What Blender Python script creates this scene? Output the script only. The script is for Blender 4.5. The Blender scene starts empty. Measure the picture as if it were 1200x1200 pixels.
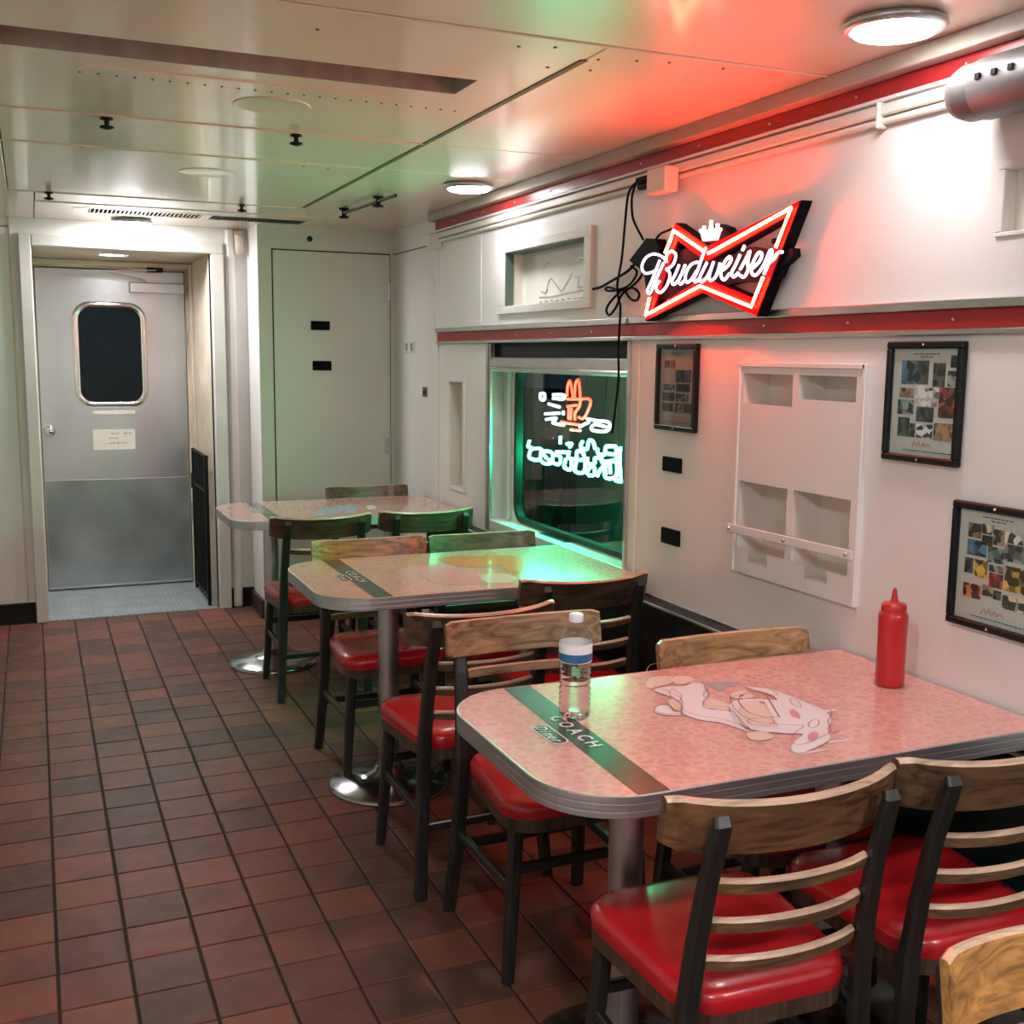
import bpy, bmesh, math, random
from mathutils import Vector, Matrix
random.seed(7)
SC = bpy.context.scene
COL = SC.collection

# ---------------------------------------------------------------- camera
cam_data = bpy.data.cameras.new('camera')
cam = bpy.data.objects.new('camera', cam_data)
COL.objects.link(cam)
cam_data.sensor_width = 36.0
cam_data.lens = 36.0 * 1292.68 / 1200.0
cam_data.clip_start = 0.02
YAW, PITCH, ROLL, EYE = 0.409283, 0.140306, -0.011016, 1.53258
_f = Vector((math.sin(YAW) * math.cos(PITCH), math.cos(YAW) * math.cos(PITCH), -math.sin(PITCH)))
_r = Vector((math.cos(YAW), -math.sin(YAW), 0.0))
_d = _f.cross(_r)
_r2 = math.cos(ROLL) * _r + math.sin(ROLL) * _d
_d2 = -math.sin(ROLL) * _r + math.cos(ROLL) * _d
cam.matrix_world = Matrix(((_r2.x, -_d2.x, -_f.x, 0.0), (_r2.y, -_d2.y, -_f.y, 0.0), (_r2.z, -_d2.z, -_f.z, EYE), (0, 0, 0, 1)))
SC.camera = cam

# ---------------------------------------------------------------- world, exposure, light levels
world = bpy.data.worlds.new('night')
SC.world = world
world.use_nodes = True
world.node_tree.nodes['Background'].inputs[0].default_value = (0.010, 0.016, 0.022, 1)
world.node_tree.nodes['Background'].inputs[1].default_value = 1.0
SC.view_settings.view_transform = 'Standard'
SC.view_settings.look = 'None'
SC.view_settings.gamma = 1.0
SC.view_settings.use_curve_mapping = False
SC.view_settings.exposure = 0.2
LAMP = 54.0            # ceiling lamps
FILL_REAR = 295.0
FILL_AISLE = 185.0
#      # the two above: unseen ceiling lamps added outside the view for brightness
SIGN_RED = 140.0
SIGN_WHITE = 1.9
NEON_GREEN = 120.0
NEON_RED = 6.0
NEON_WHITE = 2.5

# ---------------------------------------------------------------- helpers
def tag(o, label, cat, group=None):
    o['label'] = label; o['category'] = cat
    if group: o['group'] = group
    return o

def struct(o):
    o['kind'] = 'structure'
    return o

def empty(name, loc=(0, 0, 0), rz=0.0, label=None, cat=None, group=None):
    o = bpy.data.objects.new(name, None)
    o.empty_display_size = 0.1
    COL.objects.link(o)
    o.location = loc; o.rotation_euler = (0, 0, rz)
    if label: tag(o, label, cat, group)
    return o

class MB:
    """collects faces, builds one mesh object"""
    def __init__(s):
        s.v = []; s.f = []; s.m = []; s.sm = []
    def add(s, vs, fs, m=0, smooth=False):
        b = len(s.v); s.v += [tuple(p) for p in vs]
        for f in fs:
            s.f.append([b + i for i in f]); s.m.append(m); s.sm.append(smooth)
    def quad(s, a, b, c, d, m=0):
        s.add([a, b, c, d], [(0, 1, 2, 3)], m)
    def box(s, x0, x1, y0, y1, z0, z1, m=0, bev=0.0):
        if x0 > x1: x0, x1 = x1, x0
        if y0 > y1: y0, y1 = y1, y0
        if z0 > z1: z0, z1 = z1, z0
        b = min(bev, (x1 - x0) * .45, (y1 - y0) * .45, (z1 - z0) * .45)
        if b <= 0:
            v = [(x, y, z) for z in (z0, z1) for y in (y0, y1) for x in (x0, x1)]
            s.add(v, [(0, 2, 3, 1), (4, 5, 7, 6), (0, 1, 5, 4), (2, 6, 7, 3), (0, 4, 6, 2), (1, 3, 7, 5)], m)
            return
        bm = bmesh.new()
        bmesh.ops.create_cube(bm, size=1.0)
        for p in bm.verts:
            p.co = Vector(((x0 + x1) / 2 + p.co.x * (x1 - x0), (y0 + y1) / 2 + p.co.y * (y1 - y0), (z0 + z1) / 2 + p.co.z * (z1 - z0)))
        bmesh.ops.bevel(bm, geom=bm.edges[:], offset=b, segments=1, affect='EDGES', profile=.5)
        bm.verts.index_update()
        s.add([p.co[:] for p in bm.verts], [[p.index for p in f.verts] for f in bm.faces], m)
        bm.free()
    def prism(s, poly, fn, d0, d1, m=0, mside=None, smooth=False):
        """poly: 2D outline; fn(u, v, d) -> xyz; extruded from d0 to d1"""
        n = len(poly)
        mside = m if mside is None else mside
        s.add([fn(u, v, d1) for u, v in poly], [list(range(n))], m)
        s.add([fn(u, v, d0) for u, v in poly], [list(range(n))[::-1]], m)
        vs = [fn(u, v, d0) for u, v in poly] + [fn(u, v, d1) for u, v in poly]
        s.add(vs, [(i, (i + 1) % n, n + (i + 1) % n, n + i) for i in range(n)], mside, smooth)
    def tube(s, path, r, n=8, m=0, closed=False, caps=True, smooth=True):
        pts = [Vector(p) for p in path]
        k = len(pts)
        rad = r if isinstance(r, (list, tuple)) else [r] * k
        rings = []
        up = None
        for i, p in enumerate(pts):
            a = pts[i - 1] if (i > 0 or closed) else p
            b = pts[(i + 1) % k] if (i < k - 1 or closed) else p
            t = (b - a)
            t = t.normalized() if t.length > 1e-9 else Vector((0, 0, 1))
            if up is None:
                ref = Vector((0, 0, 1)) if abs(t.z) < .9 else Vector((1, 0, 0))
                up = (ref - t * ref.dot(t)).normalized()
            else:
                up = (up - t * up.dot(t))
                up = up.normalized() if up.length > 1e-6 else Vector((0, 0, 1))
            sd = t.cross(up)
            rings.append([p + (up * math.cos(6.28318 * j / n) + sd * math.sin(6.28318 * j / n)) * rad[i] for j in range(n)])
        vs = [q for rg in rings for q in rg]
        fs = []
        for i in range(k if closed else k - 1):
            i2 = (i + 1) % k
            for j in range(n):
                fs.append((i * n + j, i * n + (j + 1) % n, i2 * n + (j + 1) % n, i2 * n + j))
        s.add(vs, fs, m, smooth)
        if caps and not closed:
            s.add(rings[0], [list(range(n))[::-1]], m); s.add(rings[-1], [list(range(n))], m)
    def sweep(s, path, w, t, wdir, m=0):
        """flat bar: path of points; half widths w along wdir, thickness t across"""
        pts = [Vector(p) for p in path]; k = len(pts); wd = Vector(wdir).normalized()
        ws = w if isinstance(w, (list, tuple)) else [w] * k
        ts = t if isinstance(t, (list, tuple)) else [t] * k
        vs = []
        for i, p in enumerate(pts):
            tg = (pts[min(i + 1, k - 1)] - pts[max(i - 1, 0)]).normalized()
            nn = tg.cross(wd).normalized()
            b = .22
            a, c = ws[i], ts[i]
            bb = min(a, c) * b * 2
            for (du, dv) in ((-a, -c + bb), (-a + bb, -c), (a - bb, -c), (a, -c + bb), (a, c - bb), (a - bb, c), (-a + bb, c), (-a, c - bb)):
                vs.append(p + wd * du + nn * dv)
        fs = []
        for i in range(k - 1):
            for j in range(8):
                fs.append((i * 8 + j, i * 8 + (j + 1) % 8, (i + 1) * 8 + (j + 1) % 8, (i + 1) * 8 + j))
        fs.append(tuple(range(8))[::-1]); fs.append(tuple((k - 1) * 8 + j for j in range(8)))
        s.add(vs, fs, m)
    def lathe(s, prof, c=(0, 0, 0), n=24, m=0, axis='z', smooth=True):
        """prof: (radius, height) pairs"""
        vs = []
        for r, h in prof:
            for j in range(n):
                a = 2 * math.pi * j / n
                x, y = r * math.cos(a), r * math.sin(a)
                vs.append({'z': (c[0] + x, c[1] + y, c[2] + h), 'y': (c[0] + x, c[1] + h, c[2] + y), 'x': (c[0] + h, c[1] + x, c[2] + y)}[axis])
        fs = []
        for i in range(len(prof) - 1):
            for j in range(n):
                fs.append((i * n + j, i * n + (j + 1) % n, (i + 1) * n + (j + 1) % n, (i + 1) * n + j))
        s.add(vs, fs, m, smooth)
        if prof[0][0] > 1e-6: s.add(vs[:n], [list(range(n))[::-1]], m)
        if prof[-1][0] > 1e-6: s.add(vs[-n:], [list(range(n))], m)
    def holed(s, fn, ur, vr, holes, m=0, mh=1):
        """rectangle with rectangular holes; holes: (u0,u1,v0,v1,depth,back)"""
        us = sorted(set([ur[0], ur[1]] + [h for H in holes for h in H[:2] if ur[0] < h < ur[1]]))
        vs = sorted(set([vr[0], vr[1]] + [h for H in holes for h in H[2:4] if vr[0] < h < vr[1]]))
        for a, b in zip(us, us[1:]):
            for c, d in zip(vs, vs[1:]):
                mu, mv = (a + b) / 2, (c + d) / 2
                if any(H[0] < mu < H[1] and H[2] < mv < H[3] for H in holes): continue
                s.quad(fn(a, c, 0), fn(b, c, 0), fn(b, d, 0), fn(a, d, 0), m)
        for u0, u1, v0, v1, dp, back in holes:
            if dp <= 0: continue
            s.quad(fn(u0, v0, 0), fn(u0, v1, 0), fn(u0, v1, dp), fn(u0, v0, dp), mh)
            s.quad(fn(u1, v0, 0), fn(u1, v1, 0), fn(u1, v1, dp), fn(u1, v0, dp), mh)
            s.quad(fn(u0, v0, 0), fn(u1, v0, 0), fn(u1, v0, dp), fn(u0, v0, dp), mh)
            s.quad(fn(u0, v1, 0), fn(u1, v1, 0), fn(u1, v1, dp), fn(u0, v1, dp), mh)
            if back: s.quad(fn(u0, v0, dp), fn(u1, v0, dp), fn(u1, v1, dp), fn(u0, v1, dp), mh)
    def obj(s, name, mats, parent=None, kind=None, fix=True):
        me = bpy.data.meshes.new(name)
        me.from_pydata(s.v, [], s.f)
        if not isinstance(mats, (list, tuple)): mats = [mats]
        for x in mats: me.materials.append(x)
        me.polygons.foreach_set('material_index', s.m)
        me.polygons.foreach_set('use_smooth', s.sm)
        me.update()
        if fix:
            bm = bmesh.new(); bm.from_mesh(me)
            bmesh.ops.recalc_face_normals(bm, faces=bm.faces)
            bm.to_mesh(me); bm.free()
        o = bpy.data.objects.new(name, me)
        COL.objects.link(o)
        if parent: o.parent = parent
        if kind: o['kind'] = kind
        return o

def copy_tree(o, parent=None):
    c = o.copy(); COL.objects.link(c); c.parent = parent
    for ch in list(o.children): copy_tree(ch, c)
    return c

def smooth_path(pts, n=6, closed=False):
    """Catmull-Rom through points"""
    P = [Vector(p) for p in pts]; out = []
    k = len(P)
    for i in range(k if closed else k - 1):
        p0 = P[i - 1] if (i > 0 or closed) else P[0]
        p1 = P[i]; p2 = P[(i + 1) % k]
        p3 = P[(i + 2) % k] if (closed or i + 2 < k) else P[-1]
        for j in range(n):
            t = j / n
            out.append(.5 * ((2 * p1) + (p2 - p0) * t + (2 * p0 - 5 * p1 + 4 * p2 - p3) * t * t + (3 * p1 - p0 - 3 * p2 + p3) * t ** 3))
    if not closed: out.append(P[-1])
    return out

# plane mappings
def on_x(X, sgn=1):
    return lambda u, v, d: (X + sgn * d, u, v)         # u = y, v = z
def on_y(Y, sgn=1):
    return lambda u, v, d: (u, Y + sgn * d, v)         # u = x, v = z
def on_z(Z, sgn=1):
    return lambda u, v, d: (u, v, Z + sgn * d)         # u = x, v = y

# ---------------------------------------------------------------- materials
def new_mat(name):
    m = bpy.data.materials.new(name); m.use_nodes = True
    nt = m.node_tree
    return m, nt, nt.nodes['Principled BSDF']

def nd(nt, t, **kw):
    n = nt.nodes.new(t)
    for k, v in kw.items():
        if hasattr(n, k): setattr(n, k, v)
        else: n.inputs[k].default_value = v
    return n

def paint(name, col, rough=.45, var=.12, scale=3.0, bump=.0, metal=0.0, bscale=60.0, coat=0.0, stretch=None, spec=None):
    m, nt, b = new_mat(name)
    tc = nd(nt, 'ShaderNodeNewGeometry')
    mp = nd(nt, 'ShaderNodeMapping')
    if stretch: mp.inputs['Scale'].default_value = stretch
    nt.links.new(tc.outputs['Position'], mp.inputs['Vector'])
    n = nd(nt, 'ShaderNodeTexNoise'); n.inputs['Scale'].default_value = scale; n.inputs['Detail'].default_value = 5
    nt.links.new(mp.outputs[0], n.inputs['Vector'])
    r = nd(nt, 'ShaderNodeMapRange')
    r.inputs['From Min'].default_value = .3; r.inputs['From Max'].default_value = .7
    r.inputs['To Min'].default_value = 1 - var; r.inputs['To Max'].default_value = 1 + var * .5
    nt.links.new(n.outputs['Fac'], r.inputs['Value'])
    mx = nd(nt, 'ShaderNodeVectorMath', operation='SCALE')
    mx.inputs[0].default_value = col[:3]
    nt.links.new(r.outputs[0], mx.inputs['Scale'])
    nt.links.new(mx.outputs[0], b.inputs['Base Color'])
    b.inputs['Roughness'].default_value = rough
    b.inputs['Metallic'].default_value = metal
    if coat: b.inputs['Coat Weight'].default_value = coat; b.inputs['Coat Roughness'].default_value = .12
    if spec is not None: b.inputs['Specular IOR Level'].default_value = spec
    if bump:
        n2 = nd(nt, 'ShaderNodeTexNoise'); n2.inputs['Scale'].default_value = bscale; n2.inputs['Detail'].default_value = 3
        nt.links.new(mp.outputs[0], n2.inputs['Vector'])
        bp = nd(nt, 'ShaderNodeBump'); bp.inputs['Strength'].default_value = bump; bp.inputs['Distance'].default_value = .004
        nt.links.new(n2.outputs['Fac'], bp.inputs['Height'])
        nt.links.new(bp.outputs[0], b.inputs['Normal'])
    return m

def glow(name, col, strength, base=(.8, .8, .8)):
    m, nt, b = new_mat(name)
    b.inputs['Base Color'].default_value = (*base, 1)
    b.inputs['Emission Color'].default_value = (*col, 1)
    b.inputs['Emission Strength'].default_value = strength
    b.inputs['Roughness'].default_value = .3
    return m

def wood(name, tint=None, rough=.35, lo=.35, scale=1.0, axis=0):
    """stained wood; the stain colour is the object's own colour (or tint)"""
    m, nt, b = new_mat(name)
    tc = nd(nt, 'ShaderNodeTexCoord')
    mp = nd(nt, 'ShaderNodeMapping')
    sc = [34, 34, 34]; sc[axis] = 4
    mp.inputs['Scale'].default_value = [s * scale for s in sc]
    nt.links.new(tc.outputs['Object'], mp.inputs['Vector'])
    oi = nd(nt, 'ShaderNodeObjectInfo')
    off = nd(nt, 'ShaderNodeVectorMath', operation='ADD')
    nt.links.new(mp.outputs[0], off.inputs[0])
    mu = nd(nt, 'ShaderNodeMath', operation='MULTIPLY'); mu.inputs[1].default_value = 37.0
    nt.links.new(oi.outputs['Random'], mu.inputs[0])
    nt.links.new(mu.outputs[0], off.inputs[1])
    w = nd(nt, 'ShaderNodeTexNoise'); w.inputs['Scale'].default_value = 1.0; w.inputs['Detail'].default_value = 4; w.inputs['Distortion'].default_value = 1.6
    nt.links.new(off.outputs[0], w.inputs['Vector'])
    r = nd(nt, 'ShaderNodeMapRange'); r.inputs['From Min'].default_value = .33; r.inputs['From Max'].default_value = .66
    r.inputs['To Min'].default_value = lo; r.inputs['To Max'].default_value = 1.25
    nt.links.new(w.outputs['Fac'], r.inputs['Value'])
    mx = nd(nt, 'ShaderNodeVectorMath', operation='SCALE')
    if tint is None: nt.links.new(oi.outputs['Color'], mx.inputs[0])
    else: mx.inputs[0].default_value = tint
    nt.links.new(r.outputs[0], mx.inputs['Scale'])
    nt.links.new(mx.outputs[0], b.inputs['Base Color'])
    b.inputs['Roughness'].default_value = rough
    b.inputs['Coat Weight'].default_value = .35; b.inputs['Coat Roughness'].default_value = .2
    bp = nd(nt, 'ShaderNodeBump'); bp.inputs['Strength'].default_value = .12; bp.inputs['Distance'].default_value = .002
    nt.links.new(w.outputs['Fac'], bp.inputs['Height']); nt.links.new(bp.outputs[0], b.inputs['Normal'])
    return m

def tile_mat():
    m, nt, b = new_mat('quarry_tile')
    g = nd(nt, 'ShaderNodeNewGeometry')
    sub = nd(nt, 'ShaderNodeVectorMath', operation='SUBTRACT'); sub.inputs[1].default_value = (TX0, TY0, 0)
    nt.links.new(g.outputs['Position'], sub.inputs[0])
    sn = nd(nt, 'ShaderNodeVectorMath', operation='SCALE'); sn.inputs['Scale'].default_value = 1 / TP
    nt.links.new(sub.outputs[0], sn.inputs[0])
    fl = nd(nt, 'ShaderNodeVectorMath', operation='FLOOR'); nt.links.new(sn.outputs[0], fl.inputs[0])
    ml = nd(nt, 'ShaderNodeVectorMath', operation='MULTIPLY'); ml.inputs[1].default_value = (1, 1, 0); nt.links.new(fl.outputs[0], ml.inputs[0])
    wn = nd(nt, 'ShaderNodeTexWhiteNoise'); nt.links.new(ml.outputs[0], wn.inputs['Vector'])
    n = nd(nt, 'ShaderNodeTexNoise'); n.inputs['Scale'].default_value = 7; n.inputs['Detail'].default_value = 6
    nt.links.new(g.outputs['Position'], n.inputs['Vector'])
    ad = nd(nt, 'ShaderNodeMath', operation='MULTIPLY_ADD'); ad.inputs[1].default_value = .55
    nt.links.new(wn.outputs['Value'], ad.inputs[0])
    m2 = nd(nt, 'ShaderNodeMath', operation='MULTIPLY'); m2.inputs[1].default_value = .75; nt.links.new(n.outputs['Fac'], m2.inputs[0])
    nt.links.new(m2.outputs[0], ad.inputs[2])
    cr = nd(nt, 'ShaderNodeValToRGB'); e = cr.color_ramp.elements
    e[0].position = .25; e[0].color = (.064, .034, .027, 1)
    e[1].position = .95; e[1].color = (.215, .074, .046, 1)
    k = cr.color_ramp.elements.new(.55); k.color = (.132, .054, .039, 1)
    nt.links.new(ad.outputs[0], cr.inputs[0])
    nt.links.new(cr.outputs[0], b.inputs['Base Color'])
    n3 = nd(nt, 'ShaderNodeTexNoise'); n3.inputs['Scale'].default_value = 22; nt.links.new(g.outputs['Position'], n3.inputs['Vector'])
    r = nd(nt, 'ShaderNodeMapRange'); r.inputs['To Min'].default_value = .36; r.inputs['To Max'].default_value = .62; b.inputs['Specular IOR Level'].default_value = .28
    nt.links.new(n3.outputs['Fac'], r.inputs['Value']); nt.links.new(r.outputs[0], b.inputs['Roughness'])
    bp = nd(nt, 'ShaderNodeBump'); bp.inputs['Strength'].default_value = .15; bp.inputs['Distance'].default_value = .003
    nt.links.new(n3.outputs['Fac'], bp.inputs['Height']); nt.links.new(bp.outputs[0], b.inputs['Normal'])
    return m

def laminate(name, scale=36.0, tone=(.63, .32, .275), line=(.78, .48, .38)):
    m, nt, b = new_mat(name)
    g = nd(nt, 'ShaderNodeNewGeometry')
    nz = nd(nt, 'ShaderNodeTexNoise'); nz.inputs['Scale'].default_value = 30; nz.inputs['Detail'].default_value = 2
    nt.links.new(g.outputs['Position'], nz.inputs['Vector'])
    mxv = nd(nt, 'ShaderNodeVectorMath', operation='MULTIPLY_ADD'); mxv.inputs[1].default_value = (.035, .035, 0)
    nt.links.new(nz.outputs['Color'], mxv.inputs[0]); nt.links.new(g.outputs['Position'], mxv.inputs[2])
    v = nd(nt, 'ShaderNodeTexVoronoi', feature='DISTANCE_TO_EDGE'); v.inputs['Scale'].default_value = scale
    nt.links.new(mxv.outputs[0], v.inputs['Vector'])
    v2 = nd(nt, 'ShaderNodeTexVoronoi', feature='F1'); v2.inputs['Scale'].default_value = scale
    nt.links.new(mxv.outputs[0], v2.inputs['Vector'])
    cr = nd(nt, 'ShaderNodeValToRGB'); e = cr.color_ramp.elements
    e[0].position = .02; e[0].color = (*line, 1); e[1].position = .26; e[1].color = (*tone, 1)
    nt.links.new(v.outputs['Distance'], cr.inputs[0])
    hs = nd(nt, 'ShaderNodeMix', data_type='RGBA', blend_type='MIX')
    nt.links.new(cr.outputs[0], hs.inputs[6])
    hs.inputs[7].default_value = (.66, .33, .31, 1)
    sep = nd(nt, 'ShaderNodeSeparateColor'); nt.links.new(v2.outputs['Color'], sep.inputs[0])
    mm = nd(nt, 'ShaderNodeMath', operation='MULTIPLY'); mm.inputs[1].default_value = .7; nt.links.new(sep.outputs[0], mm.inputs[0])
    nt.links.new(mm.outputs[0], hs.inputs[0])
    nt.links.new(hs.outputs[2], b.inputs['Base Color'])
    b.inputs['Roughness'].default_value = .22
    b.inputs['Coat Weight'].default_value = .6; b.inputs['Coat Roughness'].default_value = .08
    return m

def clear(name, tint=(1, 1, 1), rough=.02, refl=1.0):
    """thin clear sheet: transparent with a Fresnel mirror"""
    m, nt, b = new_mat(name)
    nt.nodes.remove(b)
    t = nd(nt, 'ShaderNodeBsdfTransparent'); t.inputs[0].default_value = (*tint, 1)
    gl = nd(nt, 'ShaderNodeBsdfGlossy'); gl.inputs['Roughness'].default_value = rough
    lw = nd(nt, 'ShaderNodeLayerWeight'); lw.inputs['Blend'].default_value = .5
    pw = nd(nt, 'ShaderNodeMath', operation='POWER'); pw.inputs[1].default_value = 5.0; nt.links.new(lw.outputs['Facing'], pw.inputs[0])
    mu = nd(nt, 'ShaderNodeMath', operation='MULTIPLY_ADD', use_clamp=True); mu.inputs[1].default_value = .9 * refl; mu.inputs[2].default_value = .04 * refl
    nt.links.new(pw.outputs[0], mu.inputs[0])
    mx = nd(nt, 'ShaderNodeMixShader')
    nt.links.new(mu.outputs[0], mx.inputs[0]); nt.links.new(t.outputs[0], mx.inputs[1]); nt.links.new(gl.outputs[0], mx.inputs[2])
    nt.links.new(mx.outputs[0], nt.nodes['Material Output'].inputs[0])
    return m

def photo_mat(name, dark, light, scale=60):
    m, nt, b = new_mat(name)
    g = nd(nt, 'ShaderNodeNewGeometry')
    oi = nd(nt, 'ShaderNodeObjectInfo')
    n = nd(nt, 'ShaderNodeTexVoronoi', feature='F1'); n.inputs['Scale'].default_value = scale
    nt.links.new(g.outputs['Position'], n.inputs['Vector'])
    sep = nd(nt, 'ShaderNodeSeparateColor'); nt.links.new(n.outputs['Color'], sep.inputs[0])
    cr = nd(nt, 'ShaderNodeValToRGB'); e = cr.color_ramp.elements
    e[0].position = .3; e[0].color = (*dark, 1); e[1].position = .8; e[1].color = (*light, 1)
    nt.links.new(sep.outputs[0], cr.inputs[0])
    mx = nd(nt, 'ShaderNodeMix', data_type='RGBA', blend_type='MULTIPLY'); mx.inputs[0].default_value = 1.0
    nt.links.new(cr.outputs[0], mx.inputs[6]); nt.links.new(oi.outputs['Color'], mx.inputs[7])
    nt.links.new(mx.outputs[2], b.inputs['Base Color'])
    b.inputs['Roughness'].default_value = .5
    return m

TP, TX0, TY0 = 0.17, -0.00838, 2.61402
M = {}
M['tile'] = tile_mat()
M['grout'] = paint('grout', (.030, .026, .026), .8, .3, 20)
M['wall'] = paint('cream_wall_paint', (.80, .782, .765), .42, .05, 2.0, .05)
M['wall_in'] = paint('cream_recess_paint', (.76, .735, .66), .45, .08, 3.0)
M['tan'] = paint('aged_tan_enamel', (.66, .57, .45), .4, .14, 6.0, .08)
M['post'] = paint('white_enamel', (.74, .71, .68), .35, .08, 5.0, .08)
M['ceil'] = paint('cream_ceiling_enamel', (.86, .67, .53), .30, .06, 2.5, .10, bscale=3.5, coat=.7, spec=.7)
M['ceil_dark'] = paint('ceiling_joint', (.16, .12, .09), .7, .2, 8)
M['slot'] = paint('duct_slot_metal', (.42, .36, .30), .4, .25, 6, stretch=(3, .5, 1))
M['red'] = paint('red_band_paint', (.36, .018, .020), .3, .10, 6)
M['alum'] = paint('brushed_aluminium', (.60, .60, .60), .3, .10, 9, metal=1.0, stretch=(1, 1, 6))
M['edge'] = paint('aluminium_table_edge', (.56, .58, .60), .42, .15, 9, metal=1.0, stretch=(1, 1, 10))
M['steel'] = paint('stainless_steel', (.60, .65, .67), .36, .16, 2.2, .04, metal=1.0, stretch=(1, 1, .5), bscale=6)
M['tread'] = paint('ribbed_steel', (.46, .52, .55), .42, .2, 9, metal=.5)
M['worn'] = wood('lit_worn_wood_edge', (.52, .37, .25), .4, .6)  # pale worn top edges, with the overhead lamp's light put into the colour
M['kick'] = paint('scuffed_steel', (.40, .47, .47), .42, .30, 3.0, .04, metal=1.0, bscale=6)
M['dome'] = paint('base_chrome', (.38, .39, .40), .2, .1, 9, metal=1.0)
M['chrome'] = paint('chrome', (.75, .76, .77), .12, .05, 9, metal=1.0)
M['black'] = paint('black_enamel', (.008, .011, .012), .35, .2, 9, spec=.2)
M['blackp'] = paint('black_plastic', (.003, .004, .006), .55, .2, 9, spec=.06)
M['frame'] = paint('black_frame', (.007, .010, .011), .35, .2, 9, spec=.25)
M['heater'] = paint('dark_green_heater', (.007, .014, .014), .4, .25, 5, spec=.2)
M['base'] = paint('dark_baseboard', (.012, .012, .012), .5, .3, 7, spec=.2)
M['basebrown'] = paint('brown_baseboard', (.06, .030, .022), .45, .3, 7)
M['brown'] = paint('brown_panel', (.13, .085, .06), .45, .25, 3, stretch=(4, 4, .6))
M['vinyl'] = paint('red_vinyl', (.47, .012, .016), .27, .10, 10, .06, bscale=180, coat=.3)
M['rail'] = wood('rail_wood', None, .38)
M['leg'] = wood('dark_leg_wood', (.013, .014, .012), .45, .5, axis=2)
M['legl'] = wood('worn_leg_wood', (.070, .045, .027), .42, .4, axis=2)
M['lam'] = laminate('pink_monogram_laminate')
M['stripe'] = paint('dark_green_print', (.016, .050, .036), .22, .15, 8, coat=.5)
M['whitep'] = paint('white_print', (.82, .80, .82), .25, .03, 8, coat=.4)
M['cream'] = paint('cream_print', (.80, .66, .56), .25, .04, 8, coat=.4)
M['linep'] = paint('plum_line_print', (.30, .09, .10), .3, .1, 8)
M['pinkp'] = paint('pink_print', (.72, .30, .34), .25, .05, 8, coat=.4)
M['orangep'] = paint('orange_print', (.80, .20, .04), .25, .05, 8, coat=.4)
M['greyp'] = paint('grey_print', (.40, .36, .42), .25, .1, 8, coat=.4)
M['bluep'] = paint('pale_blue_print', (.45, .55, .66), .25, .3, 60, coat=.4)
M['paper'] = paint('paper', (.74, .70, .62), .6, .06, 12)
M['ink'] = paint('red_ink', (.50, .22, .18), .6, .1, 12)
M['darkink'] = paint('dark_ink', (.06, .07, .08), .6, .1, 12)
M['redscript'] = paint('pale_red_ink', (.62, .30, .24), .6, .1, 12)
M['poster'] = paint('grey_green_poster', (.58, .64, .60), .5, .08, 6)
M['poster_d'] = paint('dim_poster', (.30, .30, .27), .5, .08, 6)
M['photo'] = photo_mat('photo_print', (.05, .05, .06), (1.0, .95, .9))
M['bluelabel'] = paint('blue_label', (.02, .13, .30), .3, .2, 40)
M['whitelabel'] = paint('white_label', (.80, .80, .84), .35, .04, 10)
M['greenlabel'] = paint('green_label', (.16, .40, .22), .35, .3, 60)
M['ketchup'] = paint('red_bottle_plastic', (.50, .016, .014), .30, .05, 10, coat=.2)
M['pet'] = clear('clear_bottle_plastic', (.97, .985, .98), .03, 1.6)
M['glass'] = clear('window_glass', (.86, .92, .90), .0, 1.0)
M['pane'] = clear('picture_glass', (.97, .98, .98), .02, .9)
M['dglass'] = paint('dark_door_glass', (.002, .005, .006), .04, .2, 4, spec=.22)
M['gasket'] = paint('black_rubber', (.008, .012, .011), .5, .2, 9, spec=.2)
M['jamb'] = paint('window_jamb_paint', (.72, .74, .72), .3, .06, 5)
M['fence'] = paint('dark_corrugated_metal', (.004, .0045, .0045), .7, .3, 4, spec=.1)
M['greywall'] = paint('grey_outside_wall', (.06, .065, .06), .8, .2, 4)
M['duct'] = paint('galvanised_tube', (.13, .12, .115), .5, .2, 8, metal=.3)
M['lamp'] = glow('lamp_diffuser', (1.0, .975, .985), LAMP)
M['green_strip'] = paint('dark_green_strip', (.10, .16, .13), .5, .1, 8)
M['added_vlamp'] = glow('lamp_diffuser_added', (1.0, .98, 1.0), 330.0)
M['lamp3'] = glow('lamp_diffuser_door', (1.0, .98, 1.0), 230.0)
M['cup'] = paint('neon_tinted_cream_paint', (.66, .72, .63), .42, .05, 2.0, .05)  # green neon light put into the cream paint's colour
M['ventdark'] = paint('dark_vent_metal', (.05, .055, .05), .6, .2, 8)  # dark metal of the vent interior and fine grille
M['fill_rear'] = glow('fill_diffuser_rear', (1.0, .975, .985), FILL_REAR)
M['fill_aisle'] = glow('fill_diffuser_aisle', (1.0, .975, .985), FILL_AISLE)
M['tube_red'] = glow('sign_tube_red', (1.0, .055, .022), SIGN_RED)
M['acrylic'] = glow('red_acrylic', (1.0, .01, .012), .06, (.22, .002, .004))
M['acrylic'].node_tree.nodes['Principled BSDF'].inputs['Specular IOR Level'].default_value = .05
M['tube_white'] = glow('sign_tube_white', (.86, .80, 1.0), SIGN_WHITE)
M['crown'] = glow('crown_panel', (1.0, .88, .86), 1.3)
M['ngreen'] = glow('neon_green', (.02, 1.0, .45), NEON_GREEN)
M['nred'] = glow('neon_red', (1.0, .022, .008), NEON_RED)
M['nwhite'] = glow('neon_white', (.80, .86, 1.0), NEON_WHITE)
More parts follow.
